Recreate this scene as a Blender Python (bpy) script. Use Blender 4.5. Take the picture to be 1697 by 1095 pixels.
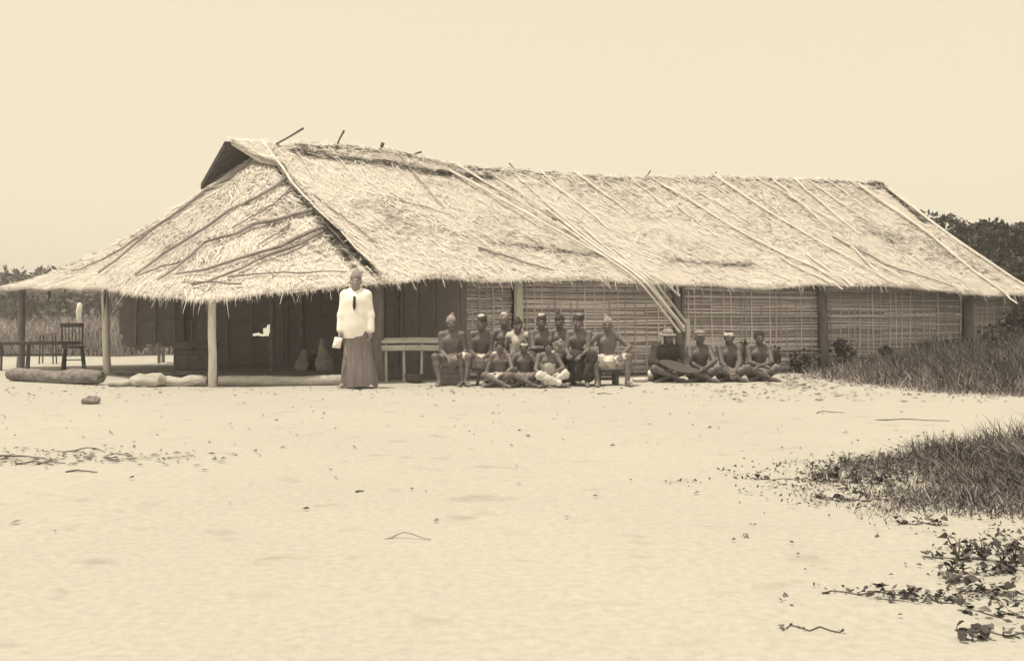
import bpy, math, random
import numpy as np
from mathutils import Vector, Matrix
random.seed(7)
RNG = np.random.default_rng(11)
for _o in list(bpy.data.objects):
    bpy.data.objects.remove(_o)
SC = bpy.context.scene
COL = SC.collection
R = math.radians

# ------------------------------------------------------------------ camera
cam_data = bpy.data.cameras.new('camera')
cam = bpy.data.objects.new('camera', cam_data)
COL.objects.link(cam)
cam.location = (0, 0, 1.08)
cam.rotation_euler = (R(90), 0, 0)
cam_data.sensor_width = 36.0
cam_data.lens = 36.0 * 1750 / 1697
cam_data.shift_y = -25.5 / 1697
cam_data.clip_start = 0.05
cam_data.clip_end = 3000
SC.camera = cam

# ------------------------------------------------------------------ sky and sun
SUN_EL, SUN_AZ = R(75), math.atan2(-0.45, -0.89)       # azimuth of the sun, measured from +X
sun_dir = Vector((math.cos(SUN_EL) * math.cos(SUN_AZ), math.cos(SUN_EL) * math.sin(SUN_AZ), math.sin(SUN_EL)))
world = bpy.data.worlds.new('World')
SC.world = world
world.use_nodes = True
wn, wl = world.node_tree.nodes, world.node_tree.links
wn.clear()
w_out = wn.new('ShaderNodeOutputWorld')
w_sky = wn.new('ShaderNodeTexSky')
w_sky.sky_type = 'NISHITA'
w_sky.sun_disc = False
w_sky.sun_elevation = SUN_EL
w_sky.sun_rotation = math.pi / 2 - SUN_AZ
w_sky.dust_density = 4.0
w_bw = wn.new('ShaderNodeRGBToBW')
w_tint = wn.new('ShaderNodeMix'); w_tint.data_type = 'RGBA'; w_tint.blend_type = 'MULTIPLY'
w_tint.inputs[0].default_value = 1.0
w_tint.inputs[7].default_value = (1.0, 0.88, 0.645, 1)
w_b1 = wn.new('ShaderNodeBackground'); w_b1.inputs['Strength'].default_value = 0.05
w_b2 = wn.new('ShaderNodeBackground')                     # the even white veil of a tropical haze sky
w_b2.inputs['Color'].default_value = (0.80, 0.703, 0.52, 1)
w_b2.inputs['Strength'].default_value = 0.97
w_add = wn.new('ShaderNodeAddShader')
wl.new(w_sky.outputs[0], w_bw.inputs[0])
wl.new(w_bw.outputs[0], w_tint.inputs[6])
wl.new(w_tint.outputs[2], w_b1.inputs['Color'])
wl.new(w_b1.outputs[0], w_add.inputs[0])
wl.new(w_b2.outputs[0], w_add.inputs[1])
wl.new(w_add.outputs[0], w_out.inputs[0])
sun_data = bpy.data.lights.new('sun', 'SUN')
sun_data.energy = 4.3
sun_data.angle = R(0.6)
sun_data.color = (1.0, 0.88, 0.675)
sun = bpy.data.objects.new('sun', sun_data)
COL.objects.link(sun)
sun.rotation_euler = (-sun_dir).to_track_quat('-Z', 'Y').to_euler()
SC.view_settings.view_transform = 'Standard'
SC.view_settings.look = 'None'
SC.view_settings.exposure = 0.0
SC.view_settings.gamma = 1.0
SC.view_settings.use_curve_mapping = False
SC.render.engine = 'CYCLES'
SC.cycles.use_denoising = True
SC.cycles.max_bounces = 8
SC.cycles.diffuse_bounces = 5

# ------------------------------------------------------------------ materials
def material(name, dark, light, scale=6.0, rough=0.9, bump=0.0, bump_scale=40.0, island=False,
             stretch=(1, 1, 1), spec=0.25, detail=5.0, per_object=False):
    m = bpy.data.materials.new(name)
    m.use_nodes = True
    n, l = m.node_tree.nodes, m.node_tree.links
    p = n['Principled BSDF']
    p.inputs['Roughness'].default_value = rough
    p.inputs['Specular IOR Level'].default_value = spec
    co = n.new('ShaderNodeTexCoord')
    mp = n.new('ShaderNodeMapping')
    mp.inputs['Scale'].default_value = stretch
    l.new(co.outputs['Object'], mp.inputs['Vector'])
    nz = n.new('ShaderNodeTexNoise')
    nz.inputs['Scale'].default_value = scale
    nz.inputs['Detail'].default_value = detail
    nz.inputs['Roughness'].default_value = 0.65
    l.new(mp.outputs[0], nz.inputs['Vector'])
    fac = nz.outputs['Fac']
    if island:
        g = n.new('ShaderNodeNewGeometry')
        mx = n.new('ShaderNodeMath'); mx.operation = 'MULTIPLY_ADD'
        l.new(g.outputs['Random Per Island'], mx.inputs[0])
        mx.inputs[1].default_value = 0.7
        mh = n.new('ShaderNodeMath'); mh.operation = 'MULTIPLY'
        l.new(fac, mh.inputs[0]); mh.inputs[1].default_value = 0.3
        l.new(mh.outputs[0], mx.inputs[2])
        fac = mx.outputs[0]
    if per_object:
        oi = n.new('ShaderNodeObjectInfo')
        mo = n.new('ShaderNodeMath'); mo.operation = 'MULTIPLY_ADD'
        l.new(oi.outputs['Random'], mo.inputs[0]); mo.inputs[1].default_value = 0.6
        mh = n.new('ShaderNodeMath'); mh.operation = 'MULTIPLY_ADD'
        l.new(fac, mh.inputs[0]); mh.inputs[1].default_value = 0.9; mh.inputs[2].default_value = -0.25
        l.new(mh.outputs[0], mo.inputs[2])
        fac = mo.outputs[0]
    ramp = n.new('ShaderNodeValToRGB')
    a, b = (0.08, 0.92) if island else (0.32, 0.68)
    ramp.color_ramp.elements[0].position = a
    ramp.color_ramp.elements[1].position = b
    ramp.color_ramp.elements[0].color = (*dark, 1)
    ramp.color_ramp.elements[1].color = (*light, 1)
    l.new(fac, ramp.inputs[0])
    l.new(ramp.outputs[0], p.inputs['Base Color'])
    if bump:
        nb = n.new('ShaderNodeTexNoise')
        nb.inputs['Scale'].default_value = bump_scale
        nb.inputs['Detail'].default_value = 6
        l.new(mp.outputs[0], nb.inputs['Vector'])
        bp = n.new('ShaderNodeBump')
        bp.inputs['Strength'].default_value = bump
        bp.inputs['Distance'].default_value = 0.02
        l.new(nb.outputs['Fac'], bp.inputs['Height'])
        l.new(bp.outputs[0], p.inputs['Normal'])
    return m

def grey(v, warm=1.0):
    return (v, v * (1 - 0.085 * warm), v * (1 - 0.055 * warm))

def pale(v):
    return (v, v * .955, v * .925)

M = {}
M['thatch'] = material('thatch', pale(.54), pale(.66), 9, .95, .6, 60, stretch=(1, 3, 1))
M['straw'] = material('straw', pale(.54), pale(.80), 3, .9, island=True)
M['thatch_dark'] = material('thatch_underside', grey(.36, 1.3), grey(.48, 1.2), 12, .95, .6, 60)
M['bamboo'] = material('bamboo_pole', pale(.48), pale(.68), 5, .6, .15, 30, stretch=(1, 1, 1), spec=.4)
M['bamboo_old_shade'] = material('weathered_shade_pole', grey(.17, 1.3), grey(.30, 1.2), 6, .8, .3, 40)  # old poles; the end-slope ones have their shadow side painted in as dark
M['slat'] = material('split_bamboo', grey(.44, 1.0), grey(.80, .9), 2.2, .75, .2, 60, stretch=(3, 1, 6), per_object=True)
M['mat'] = material('reed_matting', grey(.40, 1.1), grey(.58, 1.1), 9, .95, .9, 50, stretch=(2, 1, 12))
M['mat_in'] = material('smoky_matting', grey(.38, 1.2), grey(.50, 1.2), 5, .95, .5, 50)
M['post'] = material('timber_post', pale(.56), pale(.76), 7, .8, .4, 25, stretch=(3, 3, .6))
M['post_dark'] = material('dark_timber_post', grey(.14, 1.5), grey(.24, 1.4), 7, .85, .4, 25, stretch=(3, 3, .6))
M['log'] = material('barky_log', grey(.10, 1.2), grey(.28, 1.1), 7, .9, 1.0, 14, stretch=(.6, 3, 3))
M['log_pale'] = material('bare_log', pale(.30), pale(.50), 5, .85, .5, 20, stretch=(.6, 3, 3))
M['dark_wood'] = material('dark_wood', grey(.055, 1.8), grey(.10, 1.6), 8, .55, .2, 40, spec=.4)
M['mid_wood'] = material('worn_wood', grey(.16, 1.5), grey(.27, 1.4), 7, .75, .3, 40)
M['pot'] = material('blackened_pot', grey(.06, 1.6), grey(.11, 1.6), 9, .7, .3, 30)
M['white_cloth'] = material('white_cotton', pale(.84), pale(.90), 6, .95, .2, 120)
M['pale_cloth'] = material('unbleached_cloth', pale(.42), pale(.58), 5, .95, .3, 90)
M['lap_cloth'] = material('worn_white_cotton', pale(.50), pale(.66), 5, .95, .3, 90)
M['hat_felt'] = material('faded_hat', pale(.18), pale(.28), 8, .9, .3, 60)
M['grey_cloth'] = material('faded_cloth', grey(.20, 1.4), grey(.32, 1.4), 6, .95, .3, 90)
M['dark_cloth'] = material('dark_cloth', grey(.03, 1.6), grey(.065, 1.5), 6, .95, .3, 90)
M['striped'] = material('striped_skirt', grey(.15, 1.5), grey(.24, 1.4), 4, .95, .2, 90, stretch=(7, 7, .4))
M['skin'] = material('skin', grey(.10, 1.6), grey(.165, 1.5), 11, .5, .3, 45, spec=.4)
M['skin2'] = material('skin_deep', grey(.075, 1.6), grey(.125, 1.5), 11, .5, .3, 45, spec=.4)
M['skin_light'] = material('skin_pale', grey(.22, 1.5), grey(.32, 1.4), 7, .5, .1, 90, spec=.4)
M['hair'] = material('hair', grey(.03, 1.5), grey(.06, 1.5), 60, .9, .9, 150)
M['grass_dark'] = material('coarse_grass', grey(.04, 1.4), grey(.15, 1.2), 2, .7, island=True)
M['grass_dry'] = material('dry_grass', grey(.16, 1.3), grey(.42, 1.1), 2, .8, island=True)
M['reed'] = material('tall_reeds', grey(.16, 1.2), grey(.46, .9), .5, .8, island=True)
M['leaf'] = material('leaf', grey(.022, 1.4), grey(.07, 1.3), 3, .6, island=True)
M['leaf_far'] = material('far_leaf', grey(.10, 1.4), grey(.19, 1.3), 3, .8, island=True)  # paler than the near leaves: distance haze put into the colour
M['leaf_big'] = material('creeper_leaf', grey(.025, 1.4), grey(.13, 1.3), 3, .55, .3, 8, spec=.35, per_object=True)
M['bark'] = material('bark', grey(.09, 1.4), grey(.17, 1.3), 8, .9, .6, 20)
M['gable_shade'] = material('painted_shade_thatch', grey(.05, 1.5), grey(.10, 1.4), 12, .95, .6, 60)  # gable underside's shade painted as near-black thatch
M['stone'] = material('rough_stone', grey(.16, 1.3), grey(.30, 1.2), 9, .9, .7, 30)
M['litter'] = material('litter', grey(.09, 1.5), grey(.30, 1.3), 3, .9, island=True)

def sand_material():
    m = bpy.data.materials.new('pale_sand')
    m.use_nodes = True
    n, l = m.node_tree.nodes, m.node_tree.links
    p = n['Principled BSDF']
    p.inputs['Roughness'].default_value = 0.95
    p.inputs['Specular IOR Level'].default_value = 0.15
    co = n.new('ShaderNodeTexCoord')
    def noise(s, d, st=(1, 1, 1)):
        mp = n.new('ShaderNodeMapping'); mp.inputs['Scale'].default_value = st
        l.new(co.outputs['Object'], mp.inputs['Vector'])
        z = n.new('ShaderNodeTexNoise')
        z.inputs['Scale'].default_value = s; z.inputs['Detail'].default_value = d
        l.new(mp.outputs[0], z.inputs['Vector'])
        return z.outputs['Fac']
    def ramp(f, a, ca, b, cb):
        r = n.new('ShaderNodeValToRGB')
        r.color_ramp.elements[0].position = a; r.color_ramp.elements[0].color = (*ca, 1)
        r.color_ramp.elements[1].position = b; r.color_ramp.elements[1].color = (*cb, 1)
        l.new(f, r.inputs[0]); return r.outputs[0]
    def mix(a, b, mode, f=1.0):
        x = n.new('ShaderNodeMix'); x.data_type = 'RGBA'; x.blend_type = mode
        x.inputs[0].default_value = f
        l.new(a, x.inputs[6]); l.new(b, x.inputs[7]); return x.outputs[2]
    base = ramp(noise(.35, 6), .3, (.364, .358, .338), .7, (.394, .388, .366))
    fine = ramp(noise(22, 8), .3, (.9, .9, .9), .7, (1.06, 1.06, 1.06))
    stain = ramp(noise(2.6, 9, (1, 1.2, 1)), .27, (.80, .79, .77), .40, (1, 1, 1))     # damp, trodden patches
    grit = ramp(noise(120, 2), .27, (.55, .53, .5), .33, (1, 1, 1))
    c = mix(mix(mix(base, fine, 'MULTIPLY'), stain, 'MULTIPLY'), grit, 'MULTIPLY', .8)
    l.new(c, p.inputs['Base Color'])
    b1 = n.new('ShaderNodeBump'); b1.inputs['Strength'].default_value = .05; b1.inputs['Distance'].default_value = .04
    l.new(noise(7, 8), b1.inputs['Height'])
    b2 = n.new('ShaderNodeBump'); b2.inputs['Strength'].default_value = .3; b2.inputs['Distance'].default_value = .006
    l.new(noise(70, 4), b2.inputs['Height'])
    l.new(b1.outputs[0], b2.inputs['Normal'])
    l.new(b2.outputs[0], p.inputs['Normal'])
    return m
M['sand'] = sand_material()

# ------------------------------------------------------------------ mesh helpers
def new_mesh(name, verts, faces, mat, smooth=False):
    me = bpy.data.meshes.new(name)
    if isinstance(verts, np.ndarray):
        verts = verts.reshape(-1, 3)
    if isinstance(faces, np.ndarray):
        nv, k = len(verts), faces.shape[1]
        me.vertices.add(nv); me.vertices.foreach_set('co', np.asarray(verts, np.float32).ravel())
        me.loops.add(faces.size); me.loops.foreach_set('vertex_index', faces.astype(np.int32).ravel())
        me.polygons.add(len(faces))
        me.polygons.foreach_set('loop_start', np.arange(0, faces.size, k, dtype=np.int32))
        me.polygons.foreach_set('loop_total', np.full(len(faces), k, np.int32))
    else:
        me.from_pydata([tuple(v) for v in verts], [], faces)
    me.materials.append(M[mat])
    if smooth:
        me.polygons.foreach_set('use_smooth', [True] * len(me.polygons))
    me.update(calc_edges=True)
    return me

def link(name, me, parent=None, loc=(0, 0, 0), rot=(0, 0, 0)):
    o = bpy.data.objects.new(name, me)
    COL.objects.link(o)
    o.parent = parent
    o.location = loc
    o.rotation_euler = rot
    return o

def tag(o, label, cat, group=None):
    o['label'] = label
    o['category'] = cat
    if group:
        o['group'] = group
    return o

def thing(name, label, cat, loc=(0, 0, 0), rz=0.0, group=None):
    o = link(name, None, None, loc, (0, 0, rz))
    return tag(o, label, cat, group)

class MB:
    def __init__(s):
        s.v, s.f = [], []
    def box(s, c, d, rz=0.0, jit=0.0):
        b = len(s.v)
        cr, sr = math.cos(rz), math.sin(rz)
        for i in (-1, 1):
            for j in (-1, 1):
                for k in (-1, 1):
                    x, y, z = i * d[0] / 2, j * d[1] / 2, k * d[2] / 2
                    q = [c[0] + x * cr - y * sr, c[1] + x * sr + y * cr, c[2] + z]
                    s.v.append([a + random.uniform(-jit, jit) for a in q])
        s.f += [tuple(b + i for i in q) for q in ((0, 1, 3, 2), (4, 6, 7, 5), (0, 4, 5, 1), (2, 3, 7, 6), (0, 2, 6, 4), (1, 5, 7, 3))]
        return s
    def tube(s, path, rad, n=8, wob=0.0):
        path = [Vector(p) for p in path]
        if not hasattr(rad, '__len__'):
            rad = [rad] * len(path)
        b = len(s.v)
        ref = None
        for i, p in enumerate(path):
            t = (path[min(i + 1, len(path) - 1)] - path[max(i - 1, 0)]).normalized()
            if ref is None:
                ref = t.orthogonal().normalized()
            ref = (ref - t * ref.dot(t)).normalized()
            bi = t.cross(ref)
            for k in range(n):
                a = 2 * math.pi * k / n
                r = rad[i] * (1 + random.uniform(-wob, wob))
                s.v.append(list(p + (ref * math.cos(a) + bi * math.sin(a)) * r))
        for i in range(len(path) - 1):
            for k in range(n):
                s.f.append((b + i * n + k, b + i * n + (k + 1) % n, b + (i + 1) * n + (k + 1) % n, b + (i + 1) * n + k))
        s.f.append(tuple(b + k for k in reversed(range(n))))
        s.f.append(tuple(b + (len(path) - 1) * n + k for k in range(n)))
        return s
    def lathe(s, prof, n=16, c=(0, 0, 0), fold=None):
        b = len(s.v)
        for i, (r, z) in enumerate(prof):
            for k in range(n):
                a = 2 * math.pi * k / n
                rr = r * (1 + (fold(a, z) if fold else 0))
                s.v.append([c[0] + rr * math.cos(a), c[1] + rr * math.sin(a), c[2] + z])
        for i in range(len(prof) - 1):
            for k in range(n):
                s.f.append((b + i * n + k, b + i * n + (k + 1) % n, b + (i + 1) * n + (k + 1) % n, b + (i + 1) * n + k))
        s.f.append(tuple(b + k for k in reversed(range(n))))
        s.f.append(tuple(b + (len(prof) - 1) * n + k for k in range(n)))
        return s
    def obj(s, name, mat, parent=None, smooth=True, loc=(0, 0, 0), rot=(0, 0, 0)):
        me = new_mesh(name, s.v, s.f, mat, smooth)
        if smooth:
            me.set_sharp_from_angle(angle=R(45))
        return link(name, me, parent, loc, rot)

def vnoise(x, y, seed=0):
    """smooth value noise on arrays"""
    x = np.asarray(x, float); y = np.asarray(y, float)
    xi, yi = np.floor(x).astype(np.int64), np.floor(y).astype(np.int64)
    fx, fy = x - xi, y - yi
    fx, fy = fx * fx * (3 - 2 * fx), fy * fy * (3 - 2 * fy)
    def h(a, b):
        n = (a * 374761393 + b * 668265263 + seed * 974711) & 0x7fffffff
        n = ((n ^ (n >> 13)) * 1274126177) & 0x7fffffff
        return ((n ^ (n >> 16)) & 0xffff) / 65535.0
    return ((h(xi, yi) * (1 - fx) + h(xi + 1, yi) * fx) * (1 - fy) + (h(xi, yi + 1) * (1 - fx) + h(xi + 1, yi + 1) * fx) * fy) - .5

def blades(base, height, width, az, lean, droop, facing):
    """arching grass blades: two quads and a tip each -> verts, quads (all arrays of length n)"""
    n = len(base)
    out = np.stack([np.cos(az), np.sin(az), np.zeros(n)], 1)
    side = np.stack([np.cos(facing), np.sin(facing), np.zeros(n)], 1)
    v = np.zeros((n, 6, 3))
    for lv, (f, w) in enumerate(((0, .8), (.55, 1.0), (1.0, .12))):
        q = base + out * (height * (lean * f + droop * f * f))[:, None]
        q[:, 2] += height * f * np.sqrt(np.clip(1 - (lean * .6 + droop * .6 * f) ** 2, .05, 1))
        v[:, lv * 2] = q - side * (width * w / 2)[:, None]
        v[:, lv * 2 + 1] = q + side * (width * w / 2)[:, None]
    i = np.arange(n)[:, None] * 6
    f = np.concatenate([i + np.array([[0, 1, 3, 2]]), i + np.array([[2, 3, 5, 4]])], 0)
    return v.reshape(-1, 3), f

def leaf_cloud(pts, size, flat=0.0):
    n = len(pts)
    a = RNG.normal(size=(n, 3)); a /= np.linalg.norm(a, axis=1)[:, None]
    b = RNG.normal(size=(n, 3)); b -= a * (a * b).sum(1)[:, None]; b /= np.linalg.norm(b, axis=1)[:, None]
    if flat:
        a[:, 2] *= 1 - flat; b[:, 2] *= 1 - flat
    s = (size * RNG.uniform(.6, 1.3, n))[:, None]
    v = np.stack([pts - a * s, pts + b * s * .45, pts + a * s, pts - b * s * .45], 1)
    f = np.arange(n)[:, None] * 4 + np.array([[0, 1, 2, 3]])
    return v.reshape(-1, 3), f

# ------------------------------------------------------------------ ground
CU, SU = math.cos(R(22.6)), math.sin(R(22.6))
AX, AY = -2.175, 17.18                              # the hut's front corner post
def W(t, v, z=0.0):
    return (AX + CU * t - SU * v, AY + SU * t + CU * v, z)
def hut_local(x, y):
    dx, dy = x - AX, y - AY
    return CU * dx + SU * dy, -SU * dx + CU * dy

def ground_z(x, y):
    x = np.asarray(x, float); y = np.asarray(y, float)
    near = np.exp(-((y - 8) / 9.0) ** 2)
    z = .05 * vnoise(x * .35, y * .5, 3) + .012 * vnoise(x * 1.3, y * 1.7, 5) * near + .004 * vnoise(x * 4, y * 4, 8) * near
    # the grassy bank on the right and a few low wind ridges in the sand
    z = z + .17 * np.exp(-(((x - 5.0) / 1.4) ** 2 + ((y - 6.6) / 1.2) ** 2))
    z = z + .025 * np.exp(-((y - 5.15 - .12 * np.sin(x * 1.7)) / .09) ** 2) * np.exp(-((x - 1.6) / .75) ** 2)
    z = z + .018 * np.exp(-((y - 3.93 - .06 * np.sin(x * 3)) / .06) ** 2) * np.exp(-((x - 1.35) / .35) ** 2)
    t, v = hut_local(x, y)
    flat = 1 / (1 + np.exp(-(y - 12.3) * 3.0)) * np.exp(-np.clip(y - 32, 0, 200) / 20)
    return z * (1 - .85 * flat)

def build_ground():
    def axis(lo, a, b, hi, st):
        c = np.arange(a, b + 1e-6, st)
        l = a - np.cumsum(st * 1.25 ** np.arange(60)); l = l[l > lo][::-1]
        h = b + np.cumsum(st * 1.25 ** np.arange(60)); h = h[h < hi]
        return np.concatenate([[lo], l, c, h, [hi]])
    xs, ys = axis(-480, -11, 12, 480, .075), axis(-200, 2.5, 18, 450, .075)
    X, Y = np.meshgrid(xs, ys, indexing='ij')
    Z = ground_z(X, Y)
    # footprints and scuffs in the trodden sand
    for _ in range(260):
        cx, cy = random.uniform(-8, 8), random.uniform(3.2, 17)
        r = random.uniform(.07, .13)
        i0, i1 = np.searchsorted(xs, [cx - .4, cx + .4]); j0, j1 = np.searchsorted(ys, [cy - .4, cy + .4])
        dx, dy = X[i0:i1, j0:j1] - cx, Y[i0:i1, j0:j1] - cy
        d = np.sqrt(dx * dx + dy * dy) / r
        Z[i0:i1, j0:j1] += .011 * (np.exp(-(d - 1.3) ** 2 * 4) - 1.5 * np.exp(-d ** 2 * 1.5)) * random.uniform(.4, 1.1)
    nx, ny = X.shape
    idx = np.arange(nx * ny).reshape(nx, ny)
    f = np.stack([idx[:-1, :-1], idx[1:, :-1], idx[1:, 1:], idx[:-1, 1:]], -1).reshape(-1, 4)
    o = link('ground', new_mesh('ground', np.stack([X, Y, Z], -1), f, 'sand', True))
    o['kind'] = 'structure'
build_ground()
def gz(x, y):
    return float(ground_z(x, y))

# ------------------------------------------------------------------ the thatched hut
HUT = thing('thatched_hut', 'long low thatched hut with bamboo walls and an open veranda at its left end', 'hut', (AX, AY, 0), R(22.6))
RT = [-2.2, 0, 1.12, 2.64, 5.94, 9, 13.5]; RZ = [4.26, 4.36, 4.32, 4.08, 4.02, 4.16, 4.28]
ET = [-0.02, 0.78, 2.25, 3.6, 4.36, 5.02, 5.52, 7.2, 8.15, 9.0, 10.17, 11.4, 12.03, 13.35]
EZ = [1.632, 1.672, 1.681, 1.699, 1.667, 1.633, 1.628, 1.58, 1.646, 1.655, 1.645, 1.561, 1.518, 1.504]
EV = np.array([(-.15, -.55, 1.62), (-1.5, -.56, 1.47), (-2.95, -.5, 1.33), (-3.7, 1.2, 1.45), (-4.25, 3., 1.56),
               (-5.3, 5.5, 1.62), (-6.1, 7.5, 1.60), (-3.5, 7.6, 1.55), (-.15, 7.6, 1.55)])
def front(k, s):
    k = np.asarray(k, float); s = np.asarray(s, float)
    tr = -1.3 + 14.8 * k; te = -.15 + 14.25 * k
    zr = np.interp(tr, RT, RZ); ze = np.interp(te, ET, EZ)
    t = tr + (te - tr) * s; v = 3.5 - 4.05 * s
    z = zr + (ze - zr) * s - .10 * np.sin(math.pi * s)
    z = z + (.07 * vnoise(t * 1.1, v * 1.3, 21) + .04 * vnoise(t * 3.1, v * 2.7, 22)) * np.clip(s * 8, .3, 1)
    return np.stack([t, v, z], -1)
def fan(k, s):
    k = np.asarray(k, float); s = np.asarray(s, float)
    kk = k * 8
    e = [np.interp(kk, range(9), EV[:, i]) for i in range(3)]
    z = 4.14 + (e[2] - 4.14) * s - .42 * np.sin(math.pi * s) * (.55 + .45 * s) * np.interp(kk, [0, 2, 4, 6, 8], [.25, .6, .8, 1, .3])
    t = -1.3 + (e[0] + 1.3) * s; v = 3.5 + (e[1] - 3.5) * s
    z = z + (.07 * vnoise(t * 1.2, v * 1.2, 25) + .03 * vnoise(t * 3.3, v * 3.3, 26)) * np.clip(s * 4, 0, 1)
    return np.stack([t, v, z], -1)
def back(k, s):
    k = np.asarray(k, float); s = np.asarray(s, float)
    tr = -1.3 + 14.8 * k; te = -.15 + 14.25 * k
    zr = np.interp(tr, RT, RZ)
    return np.stack([tr + (te - tr) * s, 3.5 + 4.1 * s, zr + (1.55 - zr) * s], -1)
def right_end(k, s):
    k = np.asarray(k, float); s = np.asarray(s, float)
    e = [np.interp(k * 2, [0, 1, 2], q) for q in ([14.1, 15.1, 14.1], [-.55, 3.5, 7.6], [1.5, 1.5, 1.55])]
    return np.stack([13.5 + (e[0] - 13.5) * s, 3.5 + (e[1] - 3.5) * s, 4.2 + (e[2] - 4.2) * s], -1)

def sheet(name, fn, nk, ns, thick, parent, mat_top='thatch'):
    K, S = np.meshgrid(np.linspace(0, 1, nk), np.linspace(0, 1, ns), indexing='ij')
    top = fn(K, S).reshape(-1, 3)
    bot = top.copy(); bot[:, 2] -= thick
    i = np.arange(nk * ns).reshape(nk, ns); n = nk * ns
    q = np.stack([i[:-1, :-1], i[:-1, 1:], i[1:, 1:], i[1:, :-1]], -1).reshape(-1, 4)
    rim = []
    for e in (i[:, 0], i[-1, :], i[::-1, -1], i[0, ::-1]):
        rim += [np.stack([e[:-1], e[1:], e[1:] + n, e[:-1] + n], -1)]
    f = np.concatenate([q, q[:, ::-1] + n] + rim)
    me = new_mesh(name, np.concatenate([top, bot]), f, mat_top)
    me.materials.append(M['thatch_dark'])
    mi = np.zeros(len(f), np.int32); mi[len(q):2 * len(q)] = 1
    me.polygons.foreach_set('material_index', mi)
    me.polygons.foreach_set('use_smooth', [True] * len(f))
    me.set_sharp_from_angle(angle=R(50))
    return link(name, me, parent)

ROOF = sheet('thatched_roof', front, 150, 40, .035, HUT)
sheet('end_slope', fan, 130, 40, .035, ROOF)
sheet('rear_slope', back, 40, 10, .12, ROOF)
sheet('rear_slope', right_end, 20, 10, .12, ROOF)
# the projecting rake of the rear slope, the shade of its underside put into the colour
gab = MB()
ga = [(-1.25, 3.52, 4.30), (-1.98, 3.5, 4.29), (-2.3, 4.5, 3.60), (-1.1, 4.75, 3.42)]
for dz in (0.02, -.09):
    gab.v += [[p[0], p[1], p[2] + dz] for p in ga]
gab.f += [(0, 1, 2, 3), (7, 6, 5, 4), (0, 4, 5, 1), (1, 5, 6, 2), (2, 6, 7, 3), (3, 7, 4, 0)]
gab.obj('gable_overhang', 'gable_shade', ROOF, False)
gab2 = MB()
gb = [(-1.25, 3.48, 4.31), (-1.86, 3.49, 4.30), (-1.42, 3.0, 3.93), (-1.05, 2.9, 3.86)]
for dz in (0.03, -.05):
    gab2.v += [[p[0], p[1], p[2] + dz] for p in gb]
gab2.f += [(3, 2, 1, 0), (4, 5, 6, 7), (1, 5, 4, 0), (2, 6, 5, 1), (3, 7, 6, 2), (0, 4, 7, 3)]
gab2.obj('gable_overhang', 'thatch', ROOF, False)

def straw(fn, n, kr, sr, ln, wd, lift, seed, fringe=False, swing=.35):
    """loose straws lying down the slope"""
    g = np.random.default_rng(seed)
    k, s = g.uniform(*kr, n), g.uniform(*sr, n)
    if fringe:
        s = g.uniform(.965, 1.0, n)
    p = fn(k, s); eps = .01
    dn = fn(k, np.clip(s + eps, 0, 2)) - fn(k, np.clip(s, 0, 2) - 0); dn /= np.linalg.norm(dn, axis=1)[:, None]
    dk = fn(np.clip(k + .004, 0, 1), s) - fn(np.clip(k - .004, 0, 1), s); dk /= np.linalg.norm(dk, axis=1)[:, None] + 1e-9
    nr = np.cross(dk, dn); nr *= np.sign(nr[:, 2:3]) + (nr[:, 2:3] == 0); nr /= np.linalg.norm(nr, axis=1)[:, None] + 1e-9
    a = g.normal(0, swing, n)
    d = dn * np.cos(a)[:, None] + dk * np.sin(a)[:, None]
    L = ln * g.uniform(.4, 1.4, n); w = wd * g.uniform(.5, 1.5, n)
    if fringe:
        d = d * .55 + np.array([0, 0, -1.0]) * g.uniform(.2, 1.1, n)[:, None]
        d /= np.linalg.norm(d, axis=1)[:, None]
    sd = np.cross(d, nr)
    h0 = g.uniform(0, lift, n)[:, None]; h1 = g.uniform(-.2, 1.4, n)[:, None] * lift
    a0 = p - d * (L * .5)[:, None] + nr * h0 if not fringe else p + nr * h0
    a1 = a0 + d * L[:, None] + nr * (h1 - h0)
    v = np.stack([a0 - sd * w[:, None], a0 + sd * w[:, None], a1 + sd * w[:, None] * .3, a1 - sd * w[:, None] * .3], 1)
    return v.reshape(-1, 3)
def rake(k, s_):
    k = np.asarray(k, float)[..., None]; s_ = np.asarray(s_, float)[..., None]
    A, B_, C_, D_ = (np.array(q) for q in gb)
    p = (A * (1 - k) + B_ * k) * (1 - s_) + (D_ * (1 - k) + C_ * k) * s_
    return p + np.array([0, 0, .03])
def straw_obj(name, chunks, parent, mat='straw'):
    v = np.concatenate(chunks)
    o = link(name, new_mesh(name, v, np.arange(len(v)).reshape(-1, 4), mat), parent)
    o['kind'] = 'stuff'
    return o
straw_obj('thatch_straw', [straw(front, 90000, (0, 1), (.0, 1.), .17, .0045, .022, 1, swing=.25),
                           straw(front, 5000, (0, 1), (0, 1), .28, .007, .06, 2, swing=.6),
                           straw(front, 1500, (0, 1), (0, .06), .24, .006, .08, 3, swing=.9)], ROOF)
straw_obj('thatch_straw', [straw(rake, 2200, (0, 1), (0, 1), .16, .005, .03, 41, swing=.3), straw(rake, 500, (0, 1), (.9, 1), .2, .006, .05, 42, swing=.5), straw(rake, 500, (.9, 1), (0, 1), .16, .006, .05, 43, swing=.6)], ROOF)
straw_obj('thatch_straw', [straw(fan, 46000, (0, .78), (.05, 1), .17, .0045, .022, 4, swing=.25),
                           straw(fan, 2600, (0, .78), (.05, 1), .28, .007, .06, 5, swing=.6)], ROOF)
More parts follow.
